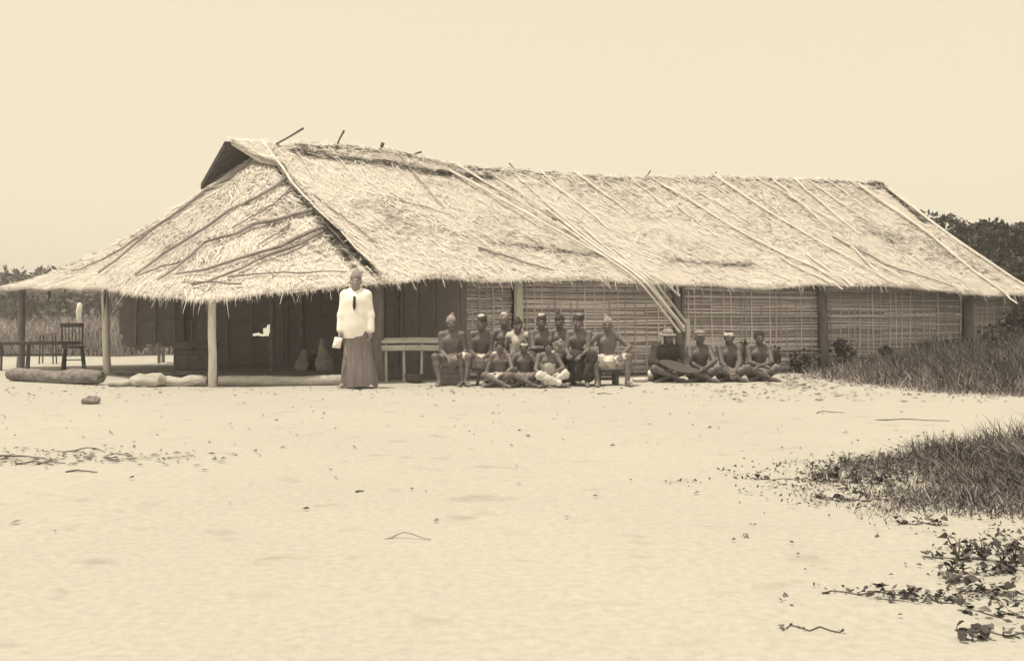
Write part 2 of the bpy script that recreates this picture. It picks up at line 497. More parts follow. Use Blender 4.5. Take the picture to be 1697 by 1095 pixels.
straw_obj('eave_fringe', [straw(front, 8000, (0, 1), (0, 1), .075, .005, .02, 6, fringe=True), straw(front, 220, (0, 1), (0, 1), .2, .007, .02, 61, fringe=True),
                          straw(fan, 3600, (0, .78), (0, 1), .10, .005, .02, 7, fringe=True),
                          straw(fan, 60, (.02, .5), (0, 1), .24, .006, .02, 8, fringe=True)], ROOF)
# ragged courses: darker rotted straw lying along the ridge and the hip
def course(fn, path, n, spread, seed, size=.75):
    g = np.random.default_rng(seed)
    u = g.uniform(0, 1, n) * (len(path) - 1)
    k = np.interp(u, range(len(path)), [p[0] for p in path]); s = np.interp(u, range(len(path)), [p[1] for p in path]) + g.normal(0, spread, n)
    s = np.clip(s, 0.0, 1)
    if size <= .6:                                         # scattered flecks, painted shadows of the courses, gather in patches
        kp = vnoise(k * 30, s * 9, seed) + .5 * vnoise(k * 80, s * 22, seed + 1) > -.02
        k, s = k[kp], s[kp]; n = len(k)
    p = fn(k, s); d = g.normal(size=(n, 3)); d[:, 2] *= .35; d /= np.linalg.norm(d, axis=1)[:, None]
    dk = fn(np.clip(k + .004, 0, 1), s) - fn(np.clip(k - .004, 0, 1), s); dk /= np.linalg.norm(dk, axis=1)[:, None] + 1e-9
    d = dk + d * .35; d /= np.linalg.norm(d, axis=1)[:, None]
    L = (g.uniform(.06, .3, n) * size)[:, None]; sd = np.cross(d, [0, 0, 1.0]); w = (g.uniform(.006, .02, n) * size)[:, None]
    p = p + np.array([0, 0, .02]) + g.uniform(0, .05, (n, 1)) * np.array([0, 0, 1.0])
    v = np.stack([p - d * L / 2 - sd * w, p - d * L / 2 + sd * w, p + d * L / 2 + sd * w * .4, p + d * L / 2 - sd * w * .4], 1)
    return v.reshape(-1, 3)
M['rot'] = material('rotted_shade_straw', grey(.07, 1.5), grey(.20, 1.4), 3, .95, island=True)  # rotted straw, and slope flecks that paint the shadows of thatch courses
straw_obj('rotted_shade_straw', [course(front, [(0.03, .07), (.12, .13), (.22, .12), (.3, .1)], 900, .018, 31),
                           course(front, [(.04, .02), (.2, .02), (.4, .015), (.6, .01), (.8, .01), (1, .02)], 1500, .012, 32),
                           course(front, [(.30, .09), (.45, .12), (.6, .10), (.8, .13), (.97, .12)], 420, .05, 33),
                           course(front, [(.002, .05), (.003, .5), (.004, .95)], 420, .03, 34), course(front, [(.002, .6), (.004, .95)], 420, .03, 341),
                           course(front, [(.97, .03), (.995, .03), (.99, .2), (.985, .35)], 420, .02, 35),
                           course(front, [(.2, .7), (.28, .78), (.33, .76)], 160, .02, 36),
                           course(front, [(.42, .78), (.5, .80), (.55, .79)], 160, .015, 37),
                           course(front, [(.0, .5), (1, .5)], 7000, .3, 38, .55), course(front, [(.05, .55), (.3, .7)], 900, .14, 381, .6), course(front, [(.45, .3), (.95, .4)], 700, .14, 382, .6),
                           course(fan, [(.0, .6), (.74, .6)], 4600, .25, 39, .55), course(fan, [(.0, .3), (.02, .9)], 500, .05, 391, .7),
                           course(front, [(.84, .5), (.92, .6), (.97, .8)], 400, .1, 40)], ROOF, 'rot')

# poles lying over the thatch
FP = [([(0.0, 0.0), (0.001, 0.453), (0.009, 0.894)], .026, 0), ([(0.014, 0.387), (0.036, 0.762)], .012, 1), ([(0.036, 0.0), (0.03, 0.273)], .012, 0),
      ([(0.176, 0.03), (0.167, 0.467)], .013, 1), ([(0.258, 0.0), (0.326, 0.619)], .026, 0), ([(0.236, 0.1), (0.322, 0.802)], .028, 0),
      ([(0.303, 0.1), (0.34, 0.655)], .020, 0), ([(0.388, 0.0), (0.392, 0.473), (0.402, 0.615)], .022, 0), ([(0.381, 0.05), (0.391, 0.325)], .016, 0),
      ([(0.445, -.03), (0.459, 0.375)], .025, 0), ([(0.529, 0.0), (0.532, 0.329)], .02, 0), ([(0.564, 0.0), (0.578, 0.236)], .018, 0),
      ([(0.571, 0.08), (0.615, 0.701), (0.641, 0.988)], .028, 0), ([(0.678, -.02), (0.715, 0.749), (0.727, 1.01)], .028, 0),
      ([(0.751, 0.0), (0.8, 0.455)], .02, 0), ([(0.615, 0.164), (0.637, 0.441)], .018, 0), ([(0.784, 0.0), (0.763, 0.507)], .024, 0),
      ([(0.825, 0.0), (0.808, 0.523)], .024, 0), ([(0.85, 0.02), (0.868, 0.453)], .02, 0), ([(0.887, 0.0), (0.896, 0.301)], .02, 0),
      ([(0.94, 0.04), (0.95, 0.497), (0.928, 0.97), (0.918, 1.10)], .034, 0), ([(0.996, 0.08), (0.993, 0.479), (0.994, 0.98)], .036, 0),
      ([(0.604, 0.75), (0.615, 1.0), (.618, 1.07)], .022, 0), ([(0.627, 0.80), (0.634, 1.05)], .024, 0), ([(0.650, 0.74), (0.646, 1.03)], .022, 0),
      ([(0.761, 0.60), (0.721, 0.99)], .018, 0), ([(0.755, 0.75), (0.770, 1.06)], .02, 0), ([(0.155, 0.80), (0.22, 0.956)], .022, 1),
      ([(0.103, 0.401), (0.142, 0.455), (0.173, 0.551)], .010, 1), ([(0.745, 0.569), (0.784, 0.808), (0.843, 0.986)], .02, 1),
      ([(0.549, 0.275), (0.554, 0.551)], .014, 0), ([(0.084, 0.05), (0.083, 0.275)], .012, 0), ([(0.339, 0.06), (0.34, 0.303)], .016, 0),
      ([(0.48, .0), (0.487, .2)], .014, 0), ([(.71, .0), (.715, .3)], .016, 0), ([(.65, .0), (.66, .25)], .014, 0), ([(.80, .0), (.81, .25)], .014, 0)]
NP = [([(0.45, 0.05), (0.62, 0.248), (0.591, 0.501), (0.531, 0.888)], .03), ([(0.008, 0.244), (0.289, 0.419), (0.434, 0.695), (0.422, 0.888)], .026),
      ([(0.021, 0.317), (0.242, 0.531)], .016), ([(0.008, 0.501), (0.183, 0.539), (0.308, 0.635), (0.342, 0.924)], .026),
      ([(0.013, 0.609), (0.187, 0.743), (0.313, 0.878)], .028), ([(0.022, 0.641), (0.162, 0.768), (0.265, 0.95)], .024),
      ([(0.09, 0.557), (0.175, 0.669)], .013), ([(0.618, 0.475), (0.608, 0.691), (0.613, 0.844)], .018),
      ([(0.216, 0.872), (0.124, 0.91), (0.041, 0.948)], .013), ([(0.336, 0.764), (0.413, 0.904)], .015), ([(0.192, 0.944), (0.287, 0.938)], .013)]
def roof_pole(fn, pts, r, mat, raise_=.035):
    n = 10
    u = np.linspace(0, len(pts) - 1, n)
    k = np.interp(u, range(len(pts)), [p[0] for p in pts]); s = np.interp(u, range(len(pts)), [p[1] for p in pts])
    P = fn(k, np.clip(s, 0, 1))
    # ends that shoot past the ridge or hang past the eave go on in a straight line
    P2 = fn(k, np.clip(s, .03, .97)); D = fn(k, np.clip(s, .03, .97) + .01) - P2
    over = np.where(s > 1, s - 1, np.where(s < 0, s, 0))[:, None]
    P = P + D * 100 * over
    # a stiff pole bridges the hollows: blend with the straight chord
    ch = P[0] + (P[-1] - P[0]) * np.linspace(0, 1, n)[:, None]
    if len(pts) == 2:
        P[:, 2] = np.maximum(P[:, 2], ch[:, 2])
    P[:, 2] += raise_ + r
    P += RNG.normal(0, .009, P.shape)
    r *= .95
    mb = MB().tube([tuple(p) for p in P], [q * random.uniform(.9, 1.12) for q in np.linspace(r * 1.15, r * .6, n)], 7)
    return mb.obj('roof_pole', mat, ROOF)
for pts, r, m in FP:
    roof_pole(front, pts, r, 'bamboo_old_shade' if m else 'bamboo')
for pts, r in NP:
    roof_pole(fan, pts, r * 1.15, 'bamboo_old_shade', .065)
# sticks standing up through the ridge
for a, b, r in (((-1.05, 3.4, 4.30), (-.55, 3.3, 4.62), .022), ((.12, 3.5, 4.3), (.28, 3.5, 4.66), .02), ((.98, 3.5, 4.25), (1.06, 3.5, 4.47), .035),
                ((1.45, 3.45, 4.25), (1.85, 3.5, 4.34), .02), ((3.9, 3.5, 4.0), (3.75, 3.5, 4.22), .012), ((6.9, 3.5, 4.0), (7.1, 3.5, 4.24), .014), ((8.6, 3.5, 4.1), (8.8, 3.5, 4.3), .013)):
    mid = tuple((p + q) / 2 + random.uniform(-.02, .02) for p, q in zip(a, b))
    MB().tube([a, mid, b], [r, r * .8, r * 1.1], 6).obj('ridge_stick', 'dark_wood', ROOF)

# posts
def post(t, v, top, r, mat, lean=(0, 0), name='post'):
    pts = [(t + lean[0] * f + random.uniform(-.012, .012), v + lean[1] * f, -.15 + (top + .15) * f) for f in np.linspace(0, 1, 6)]
    return MB().tube(pts, [r * 1.12, r * 1.05, r, r * .97, r * .95, r * .95], 10, .04).obj(name, mat, HUT)
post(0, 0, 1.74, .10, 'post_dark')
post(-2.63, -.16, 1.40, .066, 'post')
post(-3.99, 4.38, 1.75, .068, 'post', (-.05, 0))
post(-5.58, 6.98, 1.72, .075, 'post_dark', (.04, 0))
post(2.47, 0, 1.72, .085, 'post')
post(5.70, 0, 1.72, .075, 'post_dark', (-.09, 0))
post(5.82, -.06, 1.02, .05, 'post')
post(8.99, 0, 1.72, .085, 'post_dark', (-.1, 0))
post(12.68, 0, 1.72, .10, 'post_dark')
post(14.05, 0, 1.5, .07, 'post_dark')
for t, v, top in ((-1.1, 3.5, 4.1), (.98, 2.2, 3.3), (-.2, 5.2, 3.0), (5, 3.5, 3.9), (11, 3.5, 4.0), (-2.4, 6.9, 1.8), (-.2, 7.0, 1.8)):
    post(t, v, top, .05, 'mid_wood', name='inner_post')
# eave beams under the roof edge
for a, b in (((-2.75, -.16, 1.36), (0, -.02, 1.70)), ((0, .05, 1.72), (5.7, .05, 1.74)), ((5.7, .05, 1.73), (13.9, .08, 1.66)), ((-2.63, -.1, 1.38), (-4.04, 4.38, 1.70)), ((-4.04, 4.38, 1.71), (-5.54, 6.98, 1.69)), ((-5.5, 6.95, 1.66), (0, 7.0, 1.74))):
    MB().tube([a, tuple((p + q) / 2 for p, q in zip(a, b)), b], .045, 8).obj('eave_beam', 'mid_wood', HUT)

# walls: matting backed by split-bamboo slats, with upright battens in front
slat_meshes = []
for q in range(6):
    mb = MB(); n = 7
    for i in range(n):
        x = -.5 + i / (n - 1); dz = random.uniform(-.010, .010); h = .017 + random.uniform(-.005, .005)
        for yy, zz in ((-.007, -h), (-.007, h), (.005, h), (.005, -h)):
            mb.v.append([x, yy + .004 * math.sin(i * 2 + q), zz + dz])
    for i in range(n - 1):
        for k in range(4):
            mb.f.append((i * 4 + k, i * 4 + (k + 1) % 4, i * 4 + 4 + (k + 1) % 4, i * 4 + 4 + k))
    mb.f += [(3, 2, 1, 0), tuple((n - 1) * 4 + k for k in range(4))]
    slat_meshes.append(new_mesh('slat', mb.v, mb.f, 'slat'))
bat_meshes = []
for q in range(4):
    mb = MB()
    mb.tube([(random.uniform(-.012, .012), 0, z) for z in np.linspace(0, 1.0, 6)], [.014, .013, .014, .012, .013, .011], 5)
    bat_meshes.append(new_mesh('batten', mb.v, mb.f, 'slat'))
panels = [(1.56, 2.385, 1.68), (2.56, 5.60, 1.70), (5.80, 8.88, 1.66), (9.08, 12.57, 1.68), (12.79, 13.98, 1.66)]
for pi, (t0, t1, top) in enumerate(panels):
    L = t1 - t0
    wp = MB().box((0, .02, top / 2 + .02), (L, .03, top)).obj('wall_panel', 'mat', HUT, False, ((t0 + t1) / 2, .09, 0))
    z = .07
    while z < top:
        fr = random.choice((1, 1, 1, .93, .8, .6)); off = random.choice((-1, 1)) * (1 - fr) * L / 2
        o = link('slat', random.choice(slat_meshes), wp, (off + random.uniform(-.015, .015), -.012 - random.uniform(0, .012), z), (R(random.uniform(-8, 8)), R(random.uniform(-.45, .45) * 3 / L), 0))
        o.scale = (L * fr * .985, 1, random.uniform(.45, 1.15))
        z += random.choice((.034, .038, .042, .046, .05, .056)) if pi < 2 else random.choice((.036, .042, .046, .052, .06))
    x = -L / 2 + .1
    while x < L / 2 - .04:
        lo = random.choice((0.02, .02, .1, .3)); hi = top - random.choice((0.02, .1, .4))
        o = link('batten', random.choice(bat_meshes), wp, (x, -.036, lo), (R(random.uniform(-.6, .6)), R(random.uniform(-.7, .7)), 0))
        o.scale = (1, 1, hi - lo)
        x += random.uniform(.11, .24)
    for zz in (.42, 1.05):
        MB().tube([(-L / 2 + .02, -.058, zz + random.uniform(-.02, .02)), (0, -.06, zz), (L / 2 - .02, -.058, zz + random.uniform(-.02, .02))], .013, 6).obj('rail', 'bamboo', wp)

def hole_wall(name, a, b, top, holes, mat, parent, lower=None):
    """matting wall in a grid with ragged openings; a, b in hut coordinates"""
    L = math.hypot(b[0] - a[0], b[1] - a[1]); nx, nz = int(L / .06), int(top / .055)
    mb = MB(); ids = {}
    ux, uy = (b[0] - a[0]) / L, (b[1] - a[1]) / L
    def vid(i, k, s):
        if (i, k, s) not in ids:
            ids[(i, k, s)] = len(mb.v)
            w = .02 * float(vnoise(i * .21, k * .17, 6))
            x = i * L / nx
            x += .022 * float(vnoise(i * 7.31 + s * 0, k * 5.17, 3)) * 2 * (0 < i < nx); jz = .04 * float(vnoise(i * 3.7, k * 9.1, 4)) * (0 < k < nz)
            mb.v.append([a[0] + ux * x - uy * (w + s * .025), a[1] + uy * x + ux * (w + s * .025), k * top / nz + jz])
        return ids[(i, k, s)]
    solid = set()
    for i in range(nx):
        for k in range(nz):
            x, z = (i + .5) * L / nx, (k + .5) * top / nz
            if any(h(x, z) for h in holes):
                continue
            solid.add((i, k))
    for i, k in solid:
        mb.f.append((vid(i, k, 0), vid(i + 1, k, 0), vid(i + 1, k + 1, 0), vid(i, k + 1, 0)))
        mb.f.append((vid(i, k + 1, 1), vid(i + 1, k + 1, 1), vid(i + 1, k, 1), vid(i, k, 1)))
        for di, dk, p, q in ((-1, 0, (i, k + 1), (i, k)), (1, 0, (i + 1, k), (i + 1, k + 1)), (0, -1, (i, k), (i + 1, k)), (0, 1, (i + 1, k + 1), (i, k + 1))):
            if (i + di, k + dk) not in solid:
                mb.f.append((vid(*p, 0), vid(*p, 1), vid(*q, 1), vid(*q, 0)))
    return mb.obj(name, mat, parent, False)
# rear wall: open below at the veranda end, a torn gap further along
rag = [random.uniform(-.06, .06) for _ in range(60)]
rear = hole_wall('rear_wall', (-3.75, 7.0), (1.6, 7.0), 1.75,
                 [lambda x, z: x < 1.62 and z < .42 + rag[int(x / .09) % 60] * 1.2,
                  lambda x, z: x < .10 + .06 * math.sin(z * 5),
                  lambda x, z: 3.05 < x < 3.32 and .70 < z < .70 + (x - 3.0) * 1.05,
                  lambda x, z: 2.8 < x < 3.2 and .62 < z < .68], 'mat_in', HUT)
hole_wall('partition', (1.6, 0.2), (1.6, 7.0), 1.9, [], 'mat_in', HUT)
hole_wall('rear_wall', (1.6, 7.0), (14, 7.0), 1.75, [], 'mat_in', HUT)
hole_wall('end_wall', (14.0, .1), (14.0, 7.0), 1.6, [], 'mat', HUT)
for k in range(13):
    t_ = -3.4 + k * .40 + random.uniform(-.08, .08)
    if not -.85 < t_ < -.4:
        MB().tube([(t_, 6.94, .45 if t_ < -2.1 else -.05), (t_ + random.uniform(-.04, .04), 6.95, 1.72)], .02, 6).obj('wall_rib', 'mat_in', HUT)
for z_ in (.95, 1.4):
    MB().tube([(-3.5, 6.91, z_), (-2.2, 6.92, z_ + .03), (-.95, 6.91, z_ - .01)], .016, 6).obj('wall_rib', 'mat_in', HUT)
    MB().tube([(-.35, 6.91, z_), (.6, 6.92, z_ - .02), (1.55, 6.91, z_)], .016, 6).obj('wall_rib', 'mat_in', HUT)
for k in range(6):
    v_ = .6 + k * 1.1 + random.uniform(-.3, .3)
    MB().tube([(1.56, v_, -.05), (1.55, v_ + random.uniform(-.05, .05), 1.85)], .02, 6).obj('wall_rib', 'mat_in', HUT)
# torn scraps of matting hanging at the eave of the veranda
for (t, v, z, w, h) in ((-3.85, 3.1, 1.54, .22, .16), (-3.72, 2.3, 1.50, .26, .2), (-3.6, 1.7, 1.46, .16, .18), (-4.05, 4.15, 1.5, .14, .5), (-3.5, 1.2, 1.44, .3, .14), (-5.0, 5.9, 1.62, .2, .25), (-4.75, 5.3, 1.62, .14, .2)):
    mb = MB(); n = 7
    for i in range(n):
        x = -w / 2 + w * i / (n - 1)
        d = h * (1 - abs(2 * i / (n - 1) - 1)) * random.uniform(.6, 1.1) + .02
        y0 = random.uniform(-.02, .02)
        for yy in (0, .012):
            mb.v += [[x * .3 + y0, x + yy, 0.05], [x * .3 + y0 * 2, x + yy, -d]]
    for i in range(n - 1):
        q = i * 4
        mb.f += [(q, q + 1, q + 5, q + 4), (q + 2, q + 6, q + 7, q + 3), (q + 1, q + 3, q + 7, q + 5)]
    mb.obj('hanging_scrap', 'grey_cloth', HUT, False, (t, v, z))

# ------------------------------------------------------------------ people
class Field:
    """signed-distance body sculpted from tapered limbs, meshed as one continuous surface"""
    def __init__(s, lo, hi, h):
        s.h = h
        s.lo = np.array(lo, float)
        s.n = np.ceil((np.array(hi) - s.lo) / h).astype(int) + 1
        s.ax = [s.lo[i] + h * np.arange(s.n[i]) for i in range(3)]
        s.f = np.full(s.n, .07, np.float32)
        s.g = 1.0
    def block(s, lo, hi, m=.07):
        a = np.clip(np.floor((np.array(lo) - m - s.lo) / s.h).astype(int), 0, s.n)
        b = np.clip(np.ceil((np.array(hi) + m - s.lo) / s.h).astype(int) + 1, 0, s.n)
        sl = tuple(slice(a[i], b[i]) for i in range(3))
        g = np.meshgrid(*[s.ax[i][sl[i]] for i in range(3)], indexing='ij')
        return sl, g
    def put(s, sl, d, k, sub=False):
        a = s.f[sl]
        if sub:
            d = -d
            h = np.clip(k - np.abs(a - d), 0, None) / k
            s.f[sl] = np.maximum(a, d) + h * h * k / 4
        else:
            h = np.clip(k - np.abs(a - d), 0, None) / k
            s.f[sl] = np.minimum(a, d) - h * h * k / 4
    def limb(s, a, b, ra, rb, k=.03):
        ra, rb = ra * s.g, rb * s.g
        a, b = np.array(a, float), np.array(b, float); r = max(ra, rb)
        sl, g = s.block(np.minimum(a, b) - r, np.maximum(a, b) + r)
        if 0 in g[0].shape:
            return
        ab = b - a; L = ab @ ab + 1e-9
        t = np.clip(sum((g[i] - a[i]) * ab[i] for i in range(3)) / L, 0, 1)
        d = np.sqrt(sum((g[i] - a[i] - ab[i] * t) ** 2 for i in range(3))) - (ra + (rb - ra) * t)
        s.put(sl, d, k)
    def ell(s, c, r, rot=None, k=.03, sub=False):
        c, r = np.array(c, float), np.array(r, float); m = r.max()
        sl, g = s.block(c - m, c + m)
        if 0 in g[0].shape:
            return
        q = [g[i] - c[i] for i in range(3)]
        if rot is not None:
            q = [sum(rot[j][i] * q[j] for j in range(3)) for i in range(3)]
        u = np.sqrt(sum((q[i] / r[i]) ** 2 for i in range(3)))
        w = np.sqrt(sum((q[i] / r[i] ** 2) ** 2 for i in range(3))) + 1e-6
        s.put(sl, u * (u - 1) / w, k, sub)
    def cut(s, fn):
        g = np.meshgrid(*s.ax, indexing='ij')
        s.f = np.maximum(s.f, fn(*g))
    def ripple(s, amp, fq, seed):
        g = np.meshgrid(*s.ax, indexing='ij'); r = np.random.default_rng(seed)
        for _ in range(3):
            w = r.normal(size=3) * np.array([1, 1, .35]); w *= fq / np.linalg.norm(w)
            s.f = s.f + amp * np.sin(sum(w[i] * g[i] for i in range(3)) + r.uniform(0, 6) + 1.2 * np.sin(g[2] * fq * .4))
    def mesh(s, name, mat, scale=1.0):
        f = s.f; f[0] = f[-1] = .05; f[:, 0] = f[:, -1] = .05; f[:, :, 0] = f[:, :, -1] = .05
        ins = f < 0
        cs = [ins[i:ins.shape[0] - 1 + i, j:ins.shape[1] - 1 + j, k:ins.shape[2] - 1 + k] for i in (0, 1) for j in (0, 1) for k in (0, 1)]
        cnt = sum(c.astype(np.int8) for c in cs)
        act = (cnt > 0) & (cnt < 8)
        I, J, K = np.nonzero(act)
        ids = np.full(act.shape, -1, np.int64); ids[I, J, K] = np.arange(len(I))
        pos = np.zeros((len(I), 3)); num = np.zeros(len(I))
        cor = [(i, j, k) for i in (0, 1) for j in (0, 1) for k in (0, 1)]
        for a in range(8):
            for ax in range(3):
                if cor[a][ax] == 0:
                    b = list(cor[a]); b[ax] = 1
                    fa = f[I + cor[a][0], J + cor[a][1], K + cor[a][2]]; fb = f[I + b[0], J + b[1], K + b[2]]
                    x = (fa < 0) != (fb < 0)
                    t = np.where(x, fa / np.where(x, fa - fb, 1), 0)
                    p = np.tile(np.array(cor[a], float), (len(I), 1)); p[:, ax] += t
                    pos += p * x[:, None]; num += x
        V = (np.stack([I, J, K], 1) + pos / num[:, None]) * s.h + s.lo
        Q = []
        for ax in range(3):
            sl0 = [slice(None)] * 3; sl1 = [slice(None)] * 3
            sl0[ax] = slice(0, -1); sl1[ax] = slice(1, None)
            A, B = ins[tuple(sl0)], ins[tuple(sl1)]
            x = np.argwhere(A != B)
            o1, o2 = (ax + 1) % 3, (ax + 2) % 3
            x = x[(x[:, o1] > 0) & (x[:, o2] > 0)]
            flip = A[tuple(x.T)]
            c = []
            for d1, d2 in ((1, 1), (0, 1), (0, 0), (1, 0)):
                y = x.copy(); y[:, o1] -= d1; y[:, o2] -= d2
                y = np.minimum(y, np.array(act.shape) - 1)
                c.append(ids[tuple(y.T)])
            q = np.stack(c, 1); q[~flip] = q[~flip][:, ::-1]
            Q.append(q)
        Q = np.concatenate(Q); Q = Q[(Q >= 0).all(1)]
        return new_mesh(name, V * scale, Q, mat, True)

def ik(a, b, l1, l2, pole):
    a, b, pole = np.array(a, float), np.array(b, float), np.array(pole, float)
    d = b - a; L = np.linalg.norm(d); u = d / L
    if L > (l1 + l2) * .995:
        L = (l1 + l2) * .995; b = a + u * L
    x = (l1 * l1 - l2 * l2 + L * L) / (2 * L); h = math.sqrt(max(l1 * l1 - x * x, 0))
    p = pole - u * (pole @ u); p /= np.linalg.norm(p)
    return a + u * x + p * h, b
def rot(rx=0, ry=0, rz=0):
    return np.array((Matrix.Rotation(rz, 3, 'Z') @ Matrix.Rotation(ry, 3, 'Y') @ Matrix.Rotation(rx, 3, 'X')))

def person(label, x, y, spec, group=None, name='person'):
    """figures face -Y; x of the spec is the picture's right"""
    s = spec.get('scale', 1.0); z0 = gz(x, y)
    root = thing(name, label, 'person', (x, y, z0), spec.get('rz', 0), group)
    hz = spec['hip'] / s
    P = np.array([0, spec.get('hipy', 0), hz])
    T = rot(spec.get('lean', 0), spec.get('side', 0), spec.get('twist', 0))       # torso frame
    tp = lambda p: P + T @ np.array(p, float)
    shw, shz = spec.get('shoulder', (.172 + .010 * math.sin(x * 53), .455))
    sh = [tp((-shw, 0, shz)), tp((shw, 0, shz))]
    hp = [P + (-.088, 0, 0), P + (.088, 0, 0)]
    hc = tp((0, -.022, .64))
    Hd = rot(spec.get('nod', 0), spec.get('tilt', 0), spec.get('yaw', 0))
    hd = lambda p: hc + Hd @ np.array(p, float)
    lo, hi = (-.62, -.85, -.02), (.62, .42, hz + .86)
    B = Field(lo, hi, .0085)
    girth = 1 + .09 * math.sin(x * 37.0 + y * 11)
    B.g = girth
    B.ell(P + (0, 0, .02), (.155, .11, .115), None, .04)
    B.ell(tp((0, -.005, .17)), (.122 * girth, .088 * girth, .16), T, .05)
    B.ell(tp((0, -.005, .34)), (.148 * girth, .103 * girth, .155), T, .05)
    for q in range(4):                                   # ribs and collar
        for sx in (-1, 1):
            B.limb(tp((sx * .03, -.098 * girth, .27 - q * .028)), tp((sx * .115, -.045, .25 - q * .028)), .010, .008, .012)
    for sx in (-1, 1):
        B.ell(tp((sx * .07, -.075, .36)), (.07, .035, .055), T, .03)              # chest
        B.limb(tp((sx * .03, .01, .50)), tp((sx * (shw - .02), 0, shz)), .045, .05, .04)
    B.limb(tp((0, .005, .45)), hd((0, .015, -.06)), .056, .050, .03)
    # head
    B.ell(hd((0, .014, .02)), (.076, .097, .098), Hd, .02)
    B.ell(hd((0, -.022, -.035)), (.060, .072, .082), Hd, .03)
    B.ell(hd((0, -.046, -.088)), (.040, .036, .028), Hd, .025)
    for sx in (-1, 1):
        B.ell(hd((sx * .040, -.068, -.030)), (.022, .020, .022), Hd, .02)
        B.ell(hd((sx * .032, -.106, -.004)), (.017, .020, .012), Hd, .012, True)
        B.ell(hd((sx * .031, -.082, -.004)), (.012, .012, .009), Hd, .004)
        B.ell(hd((sx * .080, .014, -.012)), (.010, .020, .030), Hd, .008)
    B.limb(hd((-.036, -.086, .018)), hd((.036, -.086, .018)), .010, .010, .012)
    B.limb(hd((0, -.090, .004)), hd((0, -.108, -.036)), .009, .016, .010)
    B.ell(hd((0, -.092, -.064)), (.024, .012, .006), Hd, .004)
    B.ell(hd((0, -.089, -.077)), (.020, .012, .007), Hd, .004)
    # legs
    J = {}
    for i, sx in ((0, -1), (1, 1)):
        kn, an = ik(hp[i], np.array(spec['feet'][i]) / s, .42, .41, spec['kpole'][i])
        J['knee%d' % i], J['ankle%d' % i] = kn, an
        B.limb(hp[i], kn, .086, .056, .04)
        cm = kn * .68 + an * .32
        B.limb(kn, cm + (0, .012, 0), .054, .054, .03)
        B.limb(cm + (0, .012, 0), an, .052, .034, .03)
        td = np.array(spec.get('toes', ((-.25, -1, 0), (.25, -1, 0)))[i], float); td /= np.linalg.norm(td)
        B.limb(an + (0, .02, -.03), an + td * .10 + (0, 0, -.040), .036, .034, .025)
        B.limb(an + td * .10 + (0, 0, -.040), an + td * .165 + (0, 0, -.048), .034, .022, .02)
        sdv = np.array([td[1], -td[0], 0])
        for q in range(5):
            B.limb(an + td * .15 + sdv * (q - 2) * .015 + (0, 0, -.052), an + td * (.20 - abs(q - 1.5) * .008) + sdv * (q - 2) * .018 + (0, 0, -.056), .010, .009, .006)
    # arms and hands
    for i, sx in ((0, -1), (1, 1)):
        el, wr = ik(sh[i], np.array(spec['hands'][i]) / s, .29, .25, spec['epole'][i])
        J['elbow%d' % i], J['wrist%d' % i], J['shoulder%d' % i] = el, wr, sh[i]
        B.limb(sh[i], el, .053, .038, .035)
        B.limb(el, el * .7 + wr * .3, .039, .041, .02)
        B.limb(el * .7 + wr * .3, wr, .040, .027, .02)
        fw = np.array(spec.get('hdir', (None, None))[i] if spec.get('hdir', (None, None))[i] is not None else (wr - el), float); fw /= np.linalg.norm(fw)
        pn = np.array(spec.get('palm', ((0, 0, -1), (0, 0, -1)))[i], float); pn -= fw * (pn @ fw); pn /= np.linalg.norm(pn) + 1e-9
        lat = np.cross(fw, pn)
        B.limb(wr, wr + fw * .07, .027, .030, .015)
        for q, (off, ln) in enumerate(((-.030, .070), (-.010, .082), (.010, .078), (.029, .060))):
            a0 = wr + fw * .078 + lat * off
            a1 = a0 + (fw * .85 + pn * .35 + lat * off * 5) * ln * .55
            a2 = a1 + (fw * .55 + pn * .80 + lat * off * 3) * ln * .5
            B.limb(a0, a1, .0105, .0095, .006); B.limb(a1, a2, .0095, .0085, .004)
        ts = spec.get('thumb', (1, -1))[i]
        a0 = wr + fw * .025 + lat * .022 * ts
        a1 = a0 + (fw * .6 + lat * .7 * ts + pn * .2) * .045
        B.limb(a0, a1, .013, .011, .010); B.limb(a1, a1 + (fw * .9 + pn * .4) * .032, .011, .009, .004)
    body = link('body', B.mesh('body', spec.get('skin', 'skin'), s), root)
    J.update(P=P, tp=tp, hd=hd, hc=hc, T=T, Hd=Hd, hp=hp, s=s, lo=lo, hi=hi)
    for kind, mat, *arg in spec.get('wear', ()):
        dress(kind, mat, arg, J, root, spec)
    return root

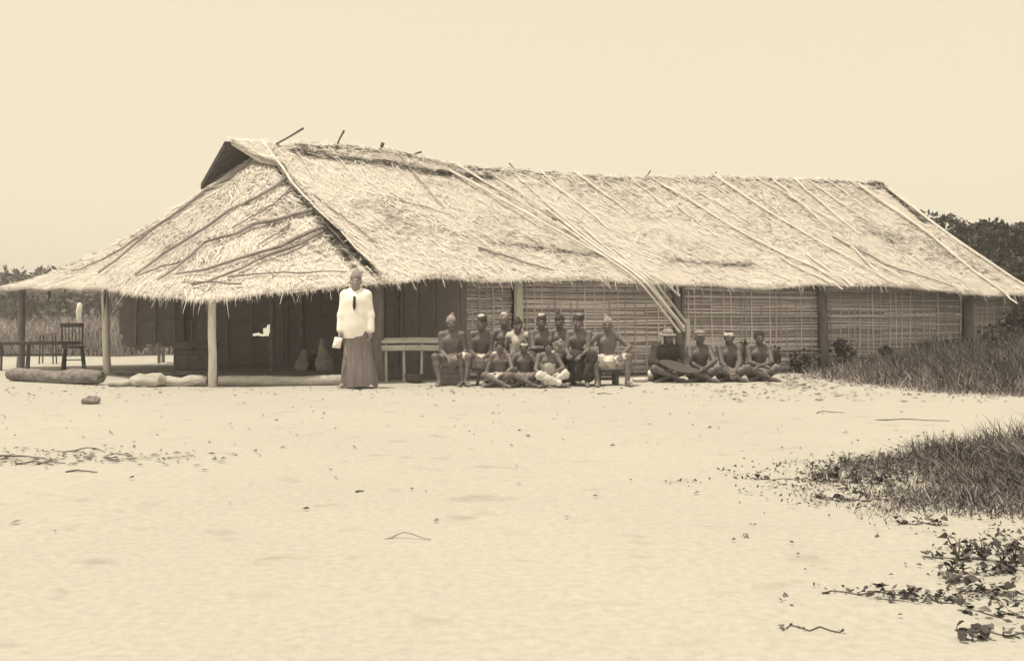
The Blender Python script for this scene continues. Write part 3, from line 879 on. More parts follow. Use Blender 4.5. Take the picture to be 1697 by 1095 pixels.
def dress(kind, mat, arg, J, root, spec):
    P, tp, hd, T, Hd, hp, s = (J[k] for k in ('P', 'tp', 'hd', 'T', 'Hd', 'hp', 's'))
    seed = int(abs(root.location.x) * 977) % 9973
    if kind in ('cap', 'tall_cap', 'flat_cap', 'hair', 'head_cloth', 'brim_hat', 'two_tone_cap'):
        hc = J['hc']
        F = Field(hc - .26, hc + (.26, .26, .34), .008)
        inv = lambda x, y, z: [sum(Hd[j][i] * (q[j]) for j in range(3)) for q in [(x - hc[0], y - hc[1], z - hc[2])] for i in range(3)]
        if kind == 'hair':
            F.ell(hd((0, .018, .026)), (.086, .104, .104), Hd, .01)
            F.cut(lambda x, y, z: (lambda u: -(u[2] - .012 + (u[1] + .05) * .75))(inv(x, y, z)))
            F.ripple(.0022, 130, seed)
        elif kind in ('cap', 'two_tone_cap'):
            F.ell(hd((0, .014, .040)), (.084, .105, .105), Hd, .01)
            F.ell(hd(((arg or [0])[0] * .05, .02, .125)), (.055, .06, .035), Hd, .04)
            F.cut(lambda x, y, z: (lambda u: -(u[2] - .034 + u[1] * .12))(inv(x, y, z)))
            F.ripple(.004, 55, seed)
        elif kind == 'tall_cap':
            tx = (arg or [.02])[0]
            F.ell(hd((0, .012, .042)), (.083, .103, .095), Hd, .01)
            F.limb(hd((0, .02, .09)), hd((tx, .01, .165)), .055, .022, .04)
            F.cut(lambda x, y, z: (lambda u: -(u[2] - .036 + u[1] * .12))(inv(x, y, z)))
            F.ripple(.004, 55, seed)
        elif kind == 'flat_cap':
            F.ell(hd((0, .008, .085)), (.092, .112, .046), Hd, .02)
            F.ell(hd((0, .012, .050)), (.083, .102, .050), Hd, .02)
            F.ell(hd((0, -.085, .040)), (.062, .055, .010), Hd, .01)
            F.cut(lambda x, y, z: (lambda u: -(u[2] - .030))(inv(x, y, z)))
        elif kind == 'head_cloth':
            F.ell(hd((0, .014, .040)), (.086, .107, .085), Hd, .01)
            F.cut(lambda x, y, z: (lambda u: -(u[2] - .030))(inv(x, y, z)))
            F.cut(lambda x, y, z: (lambda u: u[2] - .085)(inv(x, y, z)))
            F.ripple(.003, 70, seed)
        elif kind == 'brim_hat':
            F.ell(hd((0, .012, .040)), (.150, .160, .016), Hd, .015)
            F.ell(hd((0, .012, .075)), (.092, .105, .070), Hd, .02)
            F.ripple(.003, 30, seed)
        nm = {'hair': 'hair', 'brim_hat': 'hat', 'head_cloth': 'head_cloth'}.get(kind, 'cap')
        o = link(nm, F.mesh(nm, mat, s), root)
        if kind == 'two_tone_cap':                       # a lighter crown knot on a dark cap
            G = Field(hc - .2, hc + (.2, .2, .34), .008)
            G.ell(hd(((arg or [0])[0] * .05 - .02, -.02, .125)), (.055, .06, .035), Hd, .02)
            G.ripple(.004, 50, seed + 1)
            link('knot', G.mesh('knot', arg[1] if len(arg) > 1 else 'pale_cloth', s), o)
        return
    if kind == 'side_cloth':
        hc = J['hc']
        for sx in (-1, 1):
            F = Field(hc - .26, hc + .26, .008)
            F.limb(hd((sx * .088, -.03, .035)), hd((sx * .098, -.035, -.10)), .012, .020, .02)
            link('side_cloth', F.mesh('side_cloth', mat, s), root)
        return
    F = Field(J['lo'], J['hi'], .011)
    if kind == 'wrap':                                    # cloth round hips and thighs, arg: how far to the knee
        far = arg[0] if arg else .8
        F.ell(P + (0, 0, .02), (.185, .145, .125), None, .05)
        F.ell(tp((0, 0, .12)), (.150, .118, .07), T, .05)
        for i in (0, 1):
            k = hp[i] + (J['knee%d' % i] - hp[i]) * far
            F.limb(hp[i], k, .104, .078, .05)
        m = (J['knee0'] + J['knee1']) / 2 * .55 * far + P * (1 - .55 * far)
        F.limb(P + (0, -.03, -.01), m + (0, 0, -.03), .10, .075, .10)
        F.cut(lambda x, y, z: .012 - z)
    elif kind == 'long_wrap':                             # down over the shins
        F.ell(P + (0, 0, .02), (.185, .145, .125), None, .05)
        for i in (0, 1):
            kn, an = J['knee%d' % i], J['ankle%d' % i]
            F.limb(hp[i], kn, .112, .088, .07)
            F.limb(kn, an * .8 + kn * .2, .085, .095, .06)
        m = (J['knee0'] + J['knee1']) / 2
        F.limb(P, m, .10, .08, .1)
        F.limb(m, (J['ankle0'] + J['ankle1']) / 2 + (0, .02, .08), .08, .08, .1)
        F.cut(lambda x, y, z: .02 - z)
    elif kind == 'body_cloth':                            # cloth drawn round the chest and lap
        F.ell(P + (0, 0, .02), (.185, .145, .125), None, .05)
        F.ell(tp((0, -.005, .17)), (.15, .115, .16), T, .05)
        F.ell(tp((0, -.005, .30)), (.168, .122, .14), T, .05)
        for i in (0, 1):
            kn, an = J['knee%d' % i], J['ankle%d' % i]
            F.limb(hp[i], kn, .105, .074, .06)
            F.limb(kn, an, .074, .058, .05)
        q = tp((0, 0, .38))[2]
        F.cut(lambda x, y, z: z - q + .18 * x)
        F.cut(lambda x, y, z: .01 - z)
    elif kind in ('vest', 'jacket', 'shirt'):
        lo_ = {'vest': 0.0, 'jacket': -.02, 'shirt': -.19}[kind]
        wd = {'vest': .0, 'jacket': .012, 'shirt': .022}[kind]
        F.ell(tp((0, -.005, .34)), (.178 + wd, .130 + wd * .6, .17), T, .06)
        F.ell(tp((0, -.005, .16)), (.162 + wd * 1.6, .122 + wd, .19), T, .06)
        F.ell(tp((0, 0, -.02)), (.178 + wd, .135 + wd, .16), T, .06)
        if kind == 'shirt':
            F.ell(tp((0, 0, -.14)), (.20, .15, .16), T, .05)
            F.ell(tp((0, 0, .10)), (.190, .145, .42), T, .06)
        for i, sx in ((0, -1), (1, 1)):
            F.limb(tp((sx * .04, .01, .50)), J['shoulder%d' % i], .060, .070, .04)
            if kind != 'vest':
                a = .066 if kind == 'shirt' else .077
                F.limb(J['shoulder%d' % i], J['elbow%d' % i], .072, a, .05)
                F.limb(J['elbow%d' % i], J['elbow%d' % i] * .12 + J['wrist%d' % i] * .88, a, .052, .03)
        q = P[2] + lo_
        F.cut(lambda x, y, z: q - z + 0 * x)
        nk = tp((0, -.015, .545))
        F.ell(nk, (.062, .07, .05), T, .01, True)
    F.ripple((arg[1] if len(arg) > 1 else .005), 38, seed)
    if kind == 'wrap' or kind == 'long_wrap':
        F.ripple(.0035, 75, seed + 5)
    if kind == 'body_cloth':
        F.ripple(.003, 80, seed + 5)
    nm = {'wrap': 'wrap_cloth', 'long_wrap': 'wrap_cloth', 'body_cloth': 'body_cloth'}.get(kind, kind)
    link(nm, F.mesh(nm, mat, s), root)

def px(p, Y):
    return (p - 848.5) / 1750 * Y
def seated(seat, knees=.2, feet_y=-.40, **kw):
    sp = dict(hip=seat + .085, feet=((-knees, feet_y, .075), (knees, feet_y, .075)), kpole=((-.45, -.4, 1), (.45, -.4, 1)),
              hands=((-.17, -.30, seat + .20), (.17, -.30, seat + .20)), epole=((-.45, .8, -.5), (.45, .8, -.5)), lean=.10,
              hdir=((.3, -1, -.25), (-.3, -1, -.25)))
    sp.update(kw); return sp
def crossed(**kw):
    sp = dict(hip=.105, feet=((.10, -.36, .07), (-.10, -.30, .07)), kpole=((-1, -.25, .45), (1, -.25, .45)),
              toes=((1, -.5, 0), (-1, -.5, 0)), hands=((-.05, -.36, .22), (.05, -.38, .22)), epole=((-1, .1, -.5), (1, .1, -.5)), lean=.14,
              hdir=((1, -.5, -.2), (-1, -.5, -.2)))
    sp.update(kw); return sp
GRP = 'people seated in the group in front of the hut'
YB, YM, YF = 16.95, 16.42, 15.98
S = .93
# ---- the rows of the group, left to right
person('bare-chested person in tall pointed cap seated at left end, knees wide apart', px(748, YM), YM,
       seated(.27, .20, scale=S, rz=R(6), tilt=R(-5), hands=((-.06, -.28, .42), (.15, -.27, .46)), wear=(('tall_cap', 'grey_cloth', .03), ('wrap', 'grey_cloth', .62))), GRP)
person('seated person in dark-banded cap with white cloth across the lap', px(797, YM), YM,
       seated(.27, .24, scale=S * 1.02, rz=R(-4), side=R(3), lean=.2, yaw=R(-8), tilt=R(6), hands=((-.03, -.32, .44), (.07, -.34, .42)), skin='skin2', wear=(('two_tone_cap', 'dark_cloth', 0, 'pale_cloth'), ('wrap', 'lap_cloth', .86))), GRP)
person('person seated in the rear row left of the pale post, in pale cap', px(836, YB), YB,
       seated(.30, .17, scale=S, wear=(('two_tone_cap', 'grey_cloth', .2, 'pale_cloth'), ('wrap', 'grey_cloth', .8))), GRP)
person('person in peaked dark cap with white waist cloth, below the pale wall post', px(858, YB - .12), YB - .12,
       seated(.26, .17, scale=S * .95, yaw=R(12), wear=(('tall_cap', 'dark_cloth', 0), ('vest', 'pale_cloth'), ('wrap', 'lap_cloth', .9))), GRP)
person('person in light-topped cap with forearms folded across the bare chest', px(897, YM), YM,
       seated(.29, .19, scale=S, skin='skin2', hands=((.10, -.22, .58), (-.12, -.20, .56)), epole=((-1, -.1, -.5), (1, -.1, -.5)), hdir=((1, -.2, 0), (-1, -.2, 0)),
              wear=(('two_tone_cap', 'dark_cloth', .3, 'pale_cloth'), ('wrap', 'grey_cloth', .9))), GRP)
person('person in tilted dark cap with pale cloth over the chest, rear row', px(927, YB), YB,
       seated(.29, .17, scale=S, yaw=R(-10), wear=(('tall_cap', 'dark_cloth', -.05), ('body_cloth', 'pale_cloth'))), GRP)
person('person in dark cap and dark skirt, leaning with forearms on the knees', px(961, YM), YM,
       seated(.29, .18, scale=S * 1.02, rz=R(-14), yaw=R(14), lean=.22, tilt=R(6), hands=((-.10, -.40, .48), (.08, -.40, .46)),
              wear=(('two_tone_cap', 'dark_cloth', .5, 'grey_cloth'), ('long_wrap', 'dark_cloth'))), GRP)
person('person seated at right end in peaked cap and white waist cloth, one elbow out', px(1005, YM - .05), YM - .05,
       seated(.25, .23, scale=S, rz=R(8), yaw=R(-14), hands=((-.24, -.20, .42), (.16, -.26, .45)), epole=((-1, .3, .1), (1, .1, .3)),
              wear=(('tall_cap', 'grey_cloth', -.04), ('wrap', 'lap_cloth', .9))), GRP)
# ---- front row on the ground
person('youth seated on the ground, one arm propped straight down beside the crossed legs', px(830, YF), YF,
       crossed(scale=.78, rz=R(-10), lean=.08, hands=((-.20, -.16, .07), (.10, -.30, .20)), epole=((-1, .6, 0), (1, .1, -.5)), hdir=((-.3, -1, -.1), (-1, -.6, -.3)),
               wear=(('hair', 'hair'), ('wrap', 'pale_cloth', .7))), GRP)
person('bare-chested youth with a pale head cloth seated on the ground between two others', px(868, YF + .05), YF + .05,
       crossed(scale=.76, lean=.05, skin='skin2', hands=((-.20, -.24, .14), (.20, -.24, .14)), epole=((-1, .5, 0), (1, .5, 0)), hdir=((-.2, -1, -.5), (.2, -1, -.5)),
               wear=(('hair', 'hair'), ('head_cloth', 'pale_cloth'), ('wrap', 'grey_cloth', .8))), GRP)
person('youth on the ground wrapped in a white cloth from chest to shins', px(906, YF), YF,
       crossed(scale=.79, rz=R(14), yaw=R(-8), nod=R(8), hands=((-.16, -.28, .13), (.06, -.30, .25)), wear=(('hair', 'hair'), ('body_cloth', 'lap_cloth', 0, .006))), GRP)
# ---- four seated apart on the right
GR2 = 'people seated in a row by the bamboo wall'
YR = 17.25
person('person in broad faded brimmed hat and dark jacket seated on the ground', px(1103, YR), YR,
       crossed(scale=.99, rz=R(6), lean=.2, nod=R(6), hands=((-.06, -.36, .26), (.20, -.40, .20)), wear=(('brim_hat', 'hat_felt'), ('side_cloth', 'pale_cloth'), ('jacket', 'dark_cloth'), ('wrap', 'dark_cloth', .85))), GR2)
person('bare-chested person in a flat peaked cap seated with arms rounded to the lap', px(1158, YR), YR,
       crossed(scale=.96, skin='skin2', hands=((.02, -.30, .20), (.03, -.36, .22)), epole=((-1, -.1, -.2), (1, -.1, -.2)), wear=(('flat_cap', 'grey_cloth'), ('wrap', 'grey_cloth', .9))), GR2)
person('bare-chested person with a headband seated with both arms straight down to the middle', px(1206, YR + .1), YR + .1,
       crossed(scale=.96, skin='skin2', lean=.16, hands=((-.03, -.36, .14), (.03, -.36, .15)), epole=((-1, .3, 0), (1, .3, 0)), hdir=((.2, -1, -.6), (-.2, -1, -.6)),
               wear=(('hair', 'hair'), ('head_cloth', 'pale_cloth'), ('wrap', 'grey_cloth', .8))), GR2)
person('bareheaded bare-chested person seated at the far right, forearms level across the lap', px(1256, YR + .2), YR + .2,
       crossed(scale=.95, skin='skin2', hands=((.04, -.28, .24), (-.04, -.31, .25)), epole=((-1, -.1, -.4), (1, -.1, -.4)), wear=(('hair', 'hair'), ('wrap', 'grey_cloth', .85))), GR2)

# ---- the standing figure
def standing():
    Y = 15.62; x = px(590, Y)
    sp = dict(hip=.93, scale=1.02, skin='skin_light', feet=((-.13, -.02, .075), (.17, .02, .075)), kpole=((-.2, -1, 0), (.2, -1, 0)),
              toes=((-.7, -1, 0), (.5, -1, 0)), hands=((-.232, -.08, .795), (.236, -.08, .795)), epole=((-.45, .9, 0), (.45, .9, 0)),
              hdir=((.05, -.25, -1), (-.05, -.25, -1)), palm=((1, 0, 0), (-1, 0, 0)), lean=0.0, yaw=R(2), shoulder=(.150, .435),
              wear=(('cap', 'grey_cloth', 0), ('shirt', 'white_cloth', 0, .0014)))
    root = person('person standing in loose white shirt, cap and long dark skirt', x, Y, sp)
    mb = MB(); n = 72
    prof = []
    def fold(a, z):
        d = np.clip((.95 - z) / .9, 0, 1)
        return d * (.05 * math.sin(a * 9 + 3 * z) + .035 * math.sin(a * 17 + 1 - 5 * z) + .02 * math.sin(a * 5 + 8 * z))
    for z in np.linspace(.03, 1.0, 26):
        q = (1.0 - z)
        prof.append((.182 + .062 * q + .010 * math.sin(z * 9), z))
    mb.lathe(prof, n, (0.01, 0, 0), fold)
    for v in mb.v:
        v[1] *= .74
        v[0] += .05 * (1 - v[2]) * (1 if v[0] > 0 else .4)
        v[2] += .012 * math.sin(v[0] * 14) * (1 - v[2])
    mb.obj('skirt', 'striped', root)
    tie = MB()
    for i, (w, z) in enumerate(((.014, 1.36), (.018, 1.30), (.022, 1.22), (.012, 1.16))):
        y = -.158 - .010 * math.sin(i)
        tie.v += [[-w, y - .012, z], [w, y - .012, z], [w, y + .03, z], [-w, y + .03, z]]
    for i in range(3):
        for k in range(4):
            tie.f.append((i * 4 + k, i * 4 + (k + 1) % 4, i * 4 + 4 + (k + 1) % 4, i * 4 + 4 + k))
    tie.f += [(3, 2, 1, 0), (12, 13, 14, 15)]
    tie.obj('shirt_opening', 'dark_cloth', root, False)
    pm = MB()
    for i in range(5):
        for j in range(4):
            pm.v.append([-.045 + .03 * i - .1 * .2 * (j / 3), -.03 + .012 * math.sin(i * 1.4 + j), -.16 * j / 3])
    for i in range(4):
        for j in range(3):
            q = i * 4 + j
            pm.f.append((q, q + 1, q + 5, q + 4))
    o = pm.obj('paper', 'white_cloth', None, True, (x - .243, Y - .135, .755), (0, R(8), 0))
    sm = o.modifiers.new('thickness', 'SOLIDIFY'); sm.thickness = .004
    tag(o, 'folded white paper held in the hand of the standing person', 'paper')
standing()

# ------------------------------------------------------------------ seats and things beside the people
def plank_bench(label, p0, p1, Y, h, depth=.24, mat='mid_wood'):
    x0, x1 = px(p0, Y), px(p1, Y); L = x1 - x0
    t = thing('low_bench', label, 'bench', ((x0 + x1) / 2, Y, gz((x0 + x1) / 2, Y)))
    MB().box((0, 0, h - .025), (L, depth, .05), 0, .004).obj('seat', mat, t, False)
    for sx in (-1, 1):
        for sy in (-1, 1):
            MB().tube([(sx * (L / 2 - .12), sy * (depth / 2 - .05), h - .05), (sx * (L / 2 - .08), sy * (depth / 2 - .02), -.03)], .024, 7).obj('leg', mat, t)
plank_bench('low plank bench under the middle row of the seated group', 782, 982, YM + .03, .262)
plank_bench('low plank bench under the rear row, behind the folded-arms person', 818, 945, YB + .03, .272)
t = thing('wooden_box', 'dark wooden box the person in the tall cap at left sits on', 'box', (px(748, YM), YM + .04, gz(px(748, YM), YM)), R(6))
MB().box((0, 0, .13), (.34, .30, .26)).obj('carcass', 'dark_wood', t, False)
for sy in (-1, 1):
    for k in range(3):
        MB().box((0, sy * .156, .05 + k * .085), (.35, .012, .078), 0, .002).obj('board', 'mid_wood', t, False)
t = thing('stool', 'small dark wooden stool under the person at the right end', 'stool', (px(1005, YM), YM + .0, gz(px(1005, YM), YM)), R(8))
MB().box((0, 0, .215), (.46, .30, .045), 0, .004).obj('seat', 'dark_wood', t, False)
for sx in (-1, 1):
    for sy in (-1, 1):
        MB().box((sx * .14, sy * .10, .10), (.05, .05, .20), 0, .004).obj('leg', 'dark_wood', t, False)
MB().box((0, 0, .09), (.26, .03, .04)).obj('stretcher', 'dark_wood', t, False)

def vessel(name, label, cat, x, y, prof, mat, n=20):
    o = MB().lathe(prof, n).obj(name, mat, None, True, (x, y, gz(x, y)))
    return tag(o, label, cat)
Yv = 16.0
vessel('cooking_pot', 'dark tapering pot standing between the legs of the seated people', 'pot', px(812, Yv), Yv,
       [(.055, 0), (.075, .02), (.10, .10), (.135, .19), (.145, .205), (.138, .21), (.12, .19), (.08, .06), (.02, .04)], 'pot')
Yv = 16.85
vessel('basin', 'shallow dark basin on the sand in front of the bamboo platform', 'basin', px(687, Yv), Yv,
       [(.09, 0), (.12, .02), (.15, .08), (.155, .12), (.162, .125), (.160, .135), (.148, .13), (.13, .06), (.08, .03), (.01, .028)], 'pot')

# flat dark board held by the person in the brimmed hat
mb = MB(); n = 9
for i in range(n):
    f = i / (n - 1); w = .03 + .055 * math.sin(math.pi * min(1, f * 1.15)) ** .8; x = -.30 + .62 * f
    for yy, zz in ((-.01, -w), (-.012, w), (.012, w), (.01, -w)):
        mb.v.append([x, yy, zz])
for i in range(n - 1):
    for k in range(4):
        mb.f.append((i * 4 + k, i * 4 + 4 + k, i * 4 + 4 + (k + 1) % 4, i * 4 + (k + 1) % 4))
mb.f += [(0, 1, 2, 3), tuple(reversed([(n - 1) * 4 + k for k in range(4)]))]
o = mb.obj('paddle', 'dark_wood', None, False, (px(1124, YR - .47), YR - .47, .255), (R(-35), R(17), 0))
tag(o, 'dark flat paddle held slanting across the lap of the person in the brimmed hat', 'paddle')

# pale bundles lying on the sand beside that person
def lump(name, label, cat, x, y, r, mat, seed, z=0.0, rz=0.0, parent=None, amp=.03, fq=14, flatcut=True):
    F = Field(np.array([-r[0], -r[1], -.01]) * 1.35 - .03, np.array([r[0], r[1], r[2] * 2]) * 1.35 + .03, max(r) / 16)
    F.ell((0, 0, r[2] * .75), r, None, .02)
    F.ell((r[0] * .35, 0, r[2] * 1.1), (r[0] * .5, r[1] * .6, r[2] * .5), None, r[2] * .6)
    F.ripple(amp * min(r), fq, seed); F.ripple(amp * .6 * min(r), fq * 2.3, seed + 3)
    F.cut(lambda a, b, c: -c - .004)
    o = link(name, F.mesh(name, mat), parent, (x, y, gz(x, y) + z), (0, 0, rz))
    return tag(o, label, cat) if label else o
Yl = 17.2
lump('cloth_bundle', 'white rounded bundle beside the person in the brimmed hat', 'bundle', px(1081, Yl), Yl, (.075, .07, .075), 'white_cloth', 3, .07)
lump('wooden_block', 'small dark block under the white bundle beside the brimmed hat', 'block', px(1081, Yl), Yl + .01, (.085, .08, .05), 'dark_wood', 4)
lump('cloth_bundle', 'pale flat bundle on the sand right of the end stool', 'bundle', px(1060, Yl), Yl - .1, (.14, .10, .045), 'pale_cloth', 5)

# ------------------------------------------------------------------ bundle of long poles leaning off the eave
GP = 'poles leaning from the roof down to the wall post'
def smooth_path(P, it=2):
    P = [np.array(p, float) for p in P]
    for _ in range(it):
        Q = [P[0]]
        for a, b in zip(P[:-1], P[1:]):
            Q += [a * .75 + b * .25, a * .25 + b * .75]
        P = Q + [P[-1]]
    return [tuple(p) for p in P]
for ks, off, e1, e2, r, lab in (
        (((.330, .36), (.328, .70)), .07, (4.52, -.62, 1.76), (5.36, -.66, .86), .036, 'thickest pale pole slanting off the eave, nearest the camera in its bundle'),
        (((.338, .30), (.333, .72)), .08, (4.62, -.58, 1.78), (5.46, -.52, .80), .030, 'middle pole of the bundle leaning off the eave, ending at the wall post'),
        (((.350, .52), (.342, .80)), .07, (4.74, -.58, 1.76), (5.58, -.40, .94), .027, 'uppermost thin pole of the bundle leaning off the eave'),
        (((.322, .48), (.322, .76)), .06, (4.42, -.64, 1.74), (5.24, -.72, .78), .024, 'lowest split cane in the bundle leaning off the eave'),
        (((.356, .70), (.352, .90)), .06, (4.95, -.60, 1.70), (5.30, -.62, 1.42), .022, 'short broken cane ending just below the eave beside the bundle')):
    top = [front(*q) + np.array([0, 0, off]) for q in ks]
    pts = [W(*q) for q in smooth_path(top + [e1, tuple((np.array(e1) + np.array(e2)) / 2), e2])]
    o = MB().tube(pts, [q * random.uniform(.92, 1.1) for q in np.linspace(r * .55, r * .95, len(pts))], 8).obj('leaning_pole', 'bamboo')
    tag(o, lab, 'pole', GP)

# ------------------------------------------------------------------ veranda furniture
def on_hut(p, base_y):
    Y = 1750 * 1.08 / (base_y - 522); return px(p, Y), Y
# bamboo platform between corner post and wall
x, y = on_hut(683, 632)
t = thing('bamboo_platform', 'waist-high bamboo platform with double front rail beside the corner post', 'platform', (x, y + .32, 0), R(4))
for k in range(9):
    MB().tube([(-.50, -.28 + k * .07, .68), (0, -.28 + k * .07, .685), (.50, -.28 + k * .07, .68)], .022, 7).obj('slat', 'bamboo', t)
for zz, r in ((.645, .028), (.56, .03), (.52, .026)):
    MB().tube([(-.53, -.335, zz), (0, -.335, zz + .006), (.53, -.335, zz)], r, 8).obj('rail', 'bamboo', t)
for sx in (-.45, -.16, .14, .45):
    for sy in (-.335, .30):
        MB().tube([(sx, sy + (.05 if sy < 0 else 0), .655), (sx + random.uniform(-.02, .02), sy + .05, -.05)], [.022, .026], 7).obj('leg', 'bamboo' if sy < 0 else 'bamboo_old_shade', t)
MB().tube([(-.5, .3, .63), (.5, .3, .63)], .025, 7).obj('rail', 'bamboo_old_shade', t)
MB().box((0, .36, .10), (1.1, .05, .16), 0, .01).obj('back_board', 'mid_wood', t, False)

# spindle-backed chair
x, y = on_hut(122, 613)
t = thing('spindle_back_chair', 'dark wooden chair with spindle back standing behind the barky log', 'chair', (x, y, gz(x, y)), R(196))
def chair_seat():
    mb = MB()
    for zz in (.43, .47):
        for a in range(20):
            q = 2 * math.pi * a / 20; sq = (abs(math.cos(q)) ** 4 + abs(math.sin(q)) ** 4) ** -.25
            mb.v.append([.205 * sq * math.cos(q), .20 * sq * math.sin(q), zz])
    mb.f += [tuple(reversed(range(20))), tuple(range(20, 40))] + [(a, (a + 1) % 20, 20 + (a + 1) % 20, 20 + a) for a in range(20)]
    return mb
chair_seat().obj('seat', 'dark_wood', t)
for sx in (-1, 1):
    for sy in (-1, 1):
        MB().tube([(sx * .15, sy * .14, .44), (sx * .175, sy * .165, .22), (sx * .20, sy * .19, -.02)], [.018, .021, .015], 8).obj('leg', 'dark_wood', t)
    MB().tube([(sx * .18, .17, .46), (sx * .185, .205, .70), (sx * .19, .235, .90)], [.017, .016, .014], 8).obj('back_post', 'dark_wood', t)
    MB().tube([(sx * .18, -.165, .20), (sx * .18, .165, .20)], .011, 6).obj('stretcher', 'dark_wood', t)
MB().tube([(-.18, 0, .20), (.18, 0, .20)], .011, 6).obj('stretcher', 'dark_wood', t)
for k in range(5):
    xx = -.12 + .06 * k
    MB().tube([(xx, .178, .46), (xx * 1.03, .212, .70), (xx * 1.06, .228, .86)], .008, 6).obj('spindle', 'dark_wood', t)
mb = MB()
for i in range(9):
    a = -.215 + .43 * i / 8; yy = .228 + .02 * (1 - (a / .215) ** 2)
    mb.v += [[a, yy - .012, .845], [a, yy - .012, .925], [a, yy + .012, .925], [a, yy + .012, .845]]
for i in range(8):
    for k in range(4):
        mb.f.append((i * 4 + k, i * 4 + (k + 1) % 4, i * 4 + 4 + (k + 1) % 4, i * 4 + 4 + k))
mb.f += [(3, 2, 1, 0), (32, 33, 34, 35)]
mb.obj('top_rail', 'dark_wood', t, False)

# long plank bench in front of the leftmost post
x, y = on_hut(74, 611)
t = thing('plank_bench', 'long narrow plank bench with thin splayed legs at the far left', 'bench', (x + .02, y - .45, gz(x, y)), R(15))
MB().box((0, 0, .53), (1.66, .30, .065), 0, .004).obj('seat', 'dark_wood', t, False)
for sx in (-.62, -.12, .55):
    for sy in (-1, 1):
        MB().tube([(sx, sy * .09, .51), (sx - .03, sy * .14, -.02)], [.018, .022], 7).obj('leg', 'dark_wood', t)
MB().box((0, 0, .30), (1.2, .025, .03)).obj('stretcher', 'dark_wood', t, False)
x, y = on_hut(66, 604)
t = thing('small_stool', 'small thin-legged stool behind the long plank bench', 'stool', (x, y + .4, gz(x, y)), R(5))
MB().box((0, 0, .66), (.34, .26, .05), 0, .004).obj('seat', 'mid_wood', t, False)
for sx in (-1, 1):
    for sy in (-1, 1):
        MB().tube([(sx * .13, sy * .09, .64), (sx * .15, sy * .11, -.02)], .016, 6).obj('leg', 'dark_wood', t)

# chest with lid in the veranda's shade
x, y = on_hut(318, 613)
t = thing('wooden_chest', 'large dark plank chest with a lid in the shade of the veranda', 'chest', (x, y + .25, gz(x, y)), R(6))
MB().box((0, 0, .20), (.74, .46, .39)).obj('carcass', 'dark_wood', t, False)
for sy in (-1, 1):
    for k in range(4):
        MB().box((0, sy * .238, .06 + k * .095), (.755, .016, .088), 0, .002).obj('board', 'mid_wood', t, False)
lid = MB().box((0, 0, .475), (.80, .52, .15), 0, .004).obj('lid', 'mid_wood', t, False)
MB().box((0, -.268, .43), (.06, .014, .08)).obj('latch', 'dark_wood', t, False)
# table with pale bundle behind it
x, y = on_hut(295, 603)
t = thing('rough_table', 'rough table deep in the shade behind the chest', 'table', (x, y + .6, gz(x, y)), R(8))
MB().box((0, 0, .74), (1.25, .6, .05), 0, .006).obj('table_top', 'mid_wood', t, False)
for sx in (-1, 1):
    for sy in (-1, 1):
        MB().box((sx * .55, sy * .24, .36), (.06, .06, .72), 0, .004).obj('leg', 'mid_wood', t, False)
lump('cloth_bundle', 'crumpled grey cloth heaped on the table in the shade', 'bundle', x, y + .6, (.36, .2, .08), 'pale_cloth', 8, .765, amp=.12, fq=22)

# two sacks standing in the shade
def sack(label, p, by, h, r, lean, mat):
    x, y = on_hut(p, by)
    F = Field((-.4, -.4, -.03), (.4, .4, h + .12), .013)
    F.ell((0, 0, r * .8), (r, r * .8, r * .85), None, .06)
    F.limb((0, 0, r * .7), (lean, 0, h * .93), r * .95, .05, .06)
    F.ripple(.008, 32, int(p)); F.ripple(.004, 70, int(p) + 1); F.cut(lambda a, b, c: -c)
    tag(link('sack', F.mesh('sack', mat), None, (x, y, gz(x, y))), label, 'sack', 'sacks in the shade of the veranda')
sack('short pale sack standing in the shade, left of the taller one', 500, 614, .40, .13, .03, 'pale_cloth')
sack('tall tied pale sack in the shade beside the standing person', 538, 615, .62, .17, -.05, 'pale_cloth')
x, y = on_hut(518, 613)
lump('wicker_basket', 'dark round basket between the two sacks in the shade', 'basket', x, y + .1, (.15, .13, .17), 'dark_wood', 9)

# ------------------------------------------------------------------ logs and stones along the veranda edge
def log(label, p0, p1, r0, r1, mat, cat='log', bow=.02, broken=False):
    a, b = np.array([*p0, gz(*p0) + r0 * .85]), np.array([*p1, gz(*p1) + r1 * .85])
    n = 14; d = b - a; L = np.linalg.norm(d)
    pts, rr = [], []
    for i, f in enumerate(np.linspace(0, 1, n)):
        pts.append(tuple(a + d * f + np.array([0, 0, bow * math.sin(2.5 * math.pi * f + 1)])))
        rr.append((r0 + (r1 - r0) * f) * (1 + .07 * math.sin(f * 17 + 2) + .04 * math.sin(f * 41)))
    rr[0] *= .82; rr[-1] *= .7
    o = MB().tube(pts, rr, 16, .09).obj('log', mat)
    if broken:
        for k in range(5):
            q = b + np.array([random.uniform(-.03, .03), random.uniform(-.05, .05), random.uniform(-.03, .08)])
            MB().tube([tuple(q - d / L * .12), tuple(q + d / L * random.uniform(.02, .09) + np.array([0, 0, .04]))], [.03, .008], 5).obj('splinter', mat, o)
    tag(o, label, cat)
g = lambda p, by: on_hut(p, by)
log('thick dark barky log with broken end lying at the far left', g(17, 631), g(168, 638), .105, .125, 'log', broken=True)
log('pale bare log lying between the driftwood chunk and the veranda corner post', g(252, 640), g(343, 640), .085, .085, 'log_pale')
log('long pale sill log on the ground running right from the veranda corner post', g(362, 640), g(612, 637), .085, .08, 'log_pale', bow=.008)
log('thin grey log at the back edge of the veranda floor', g(190, 622), g(335, 624), .05, .045, 'log')
x, y = g(240, 642)
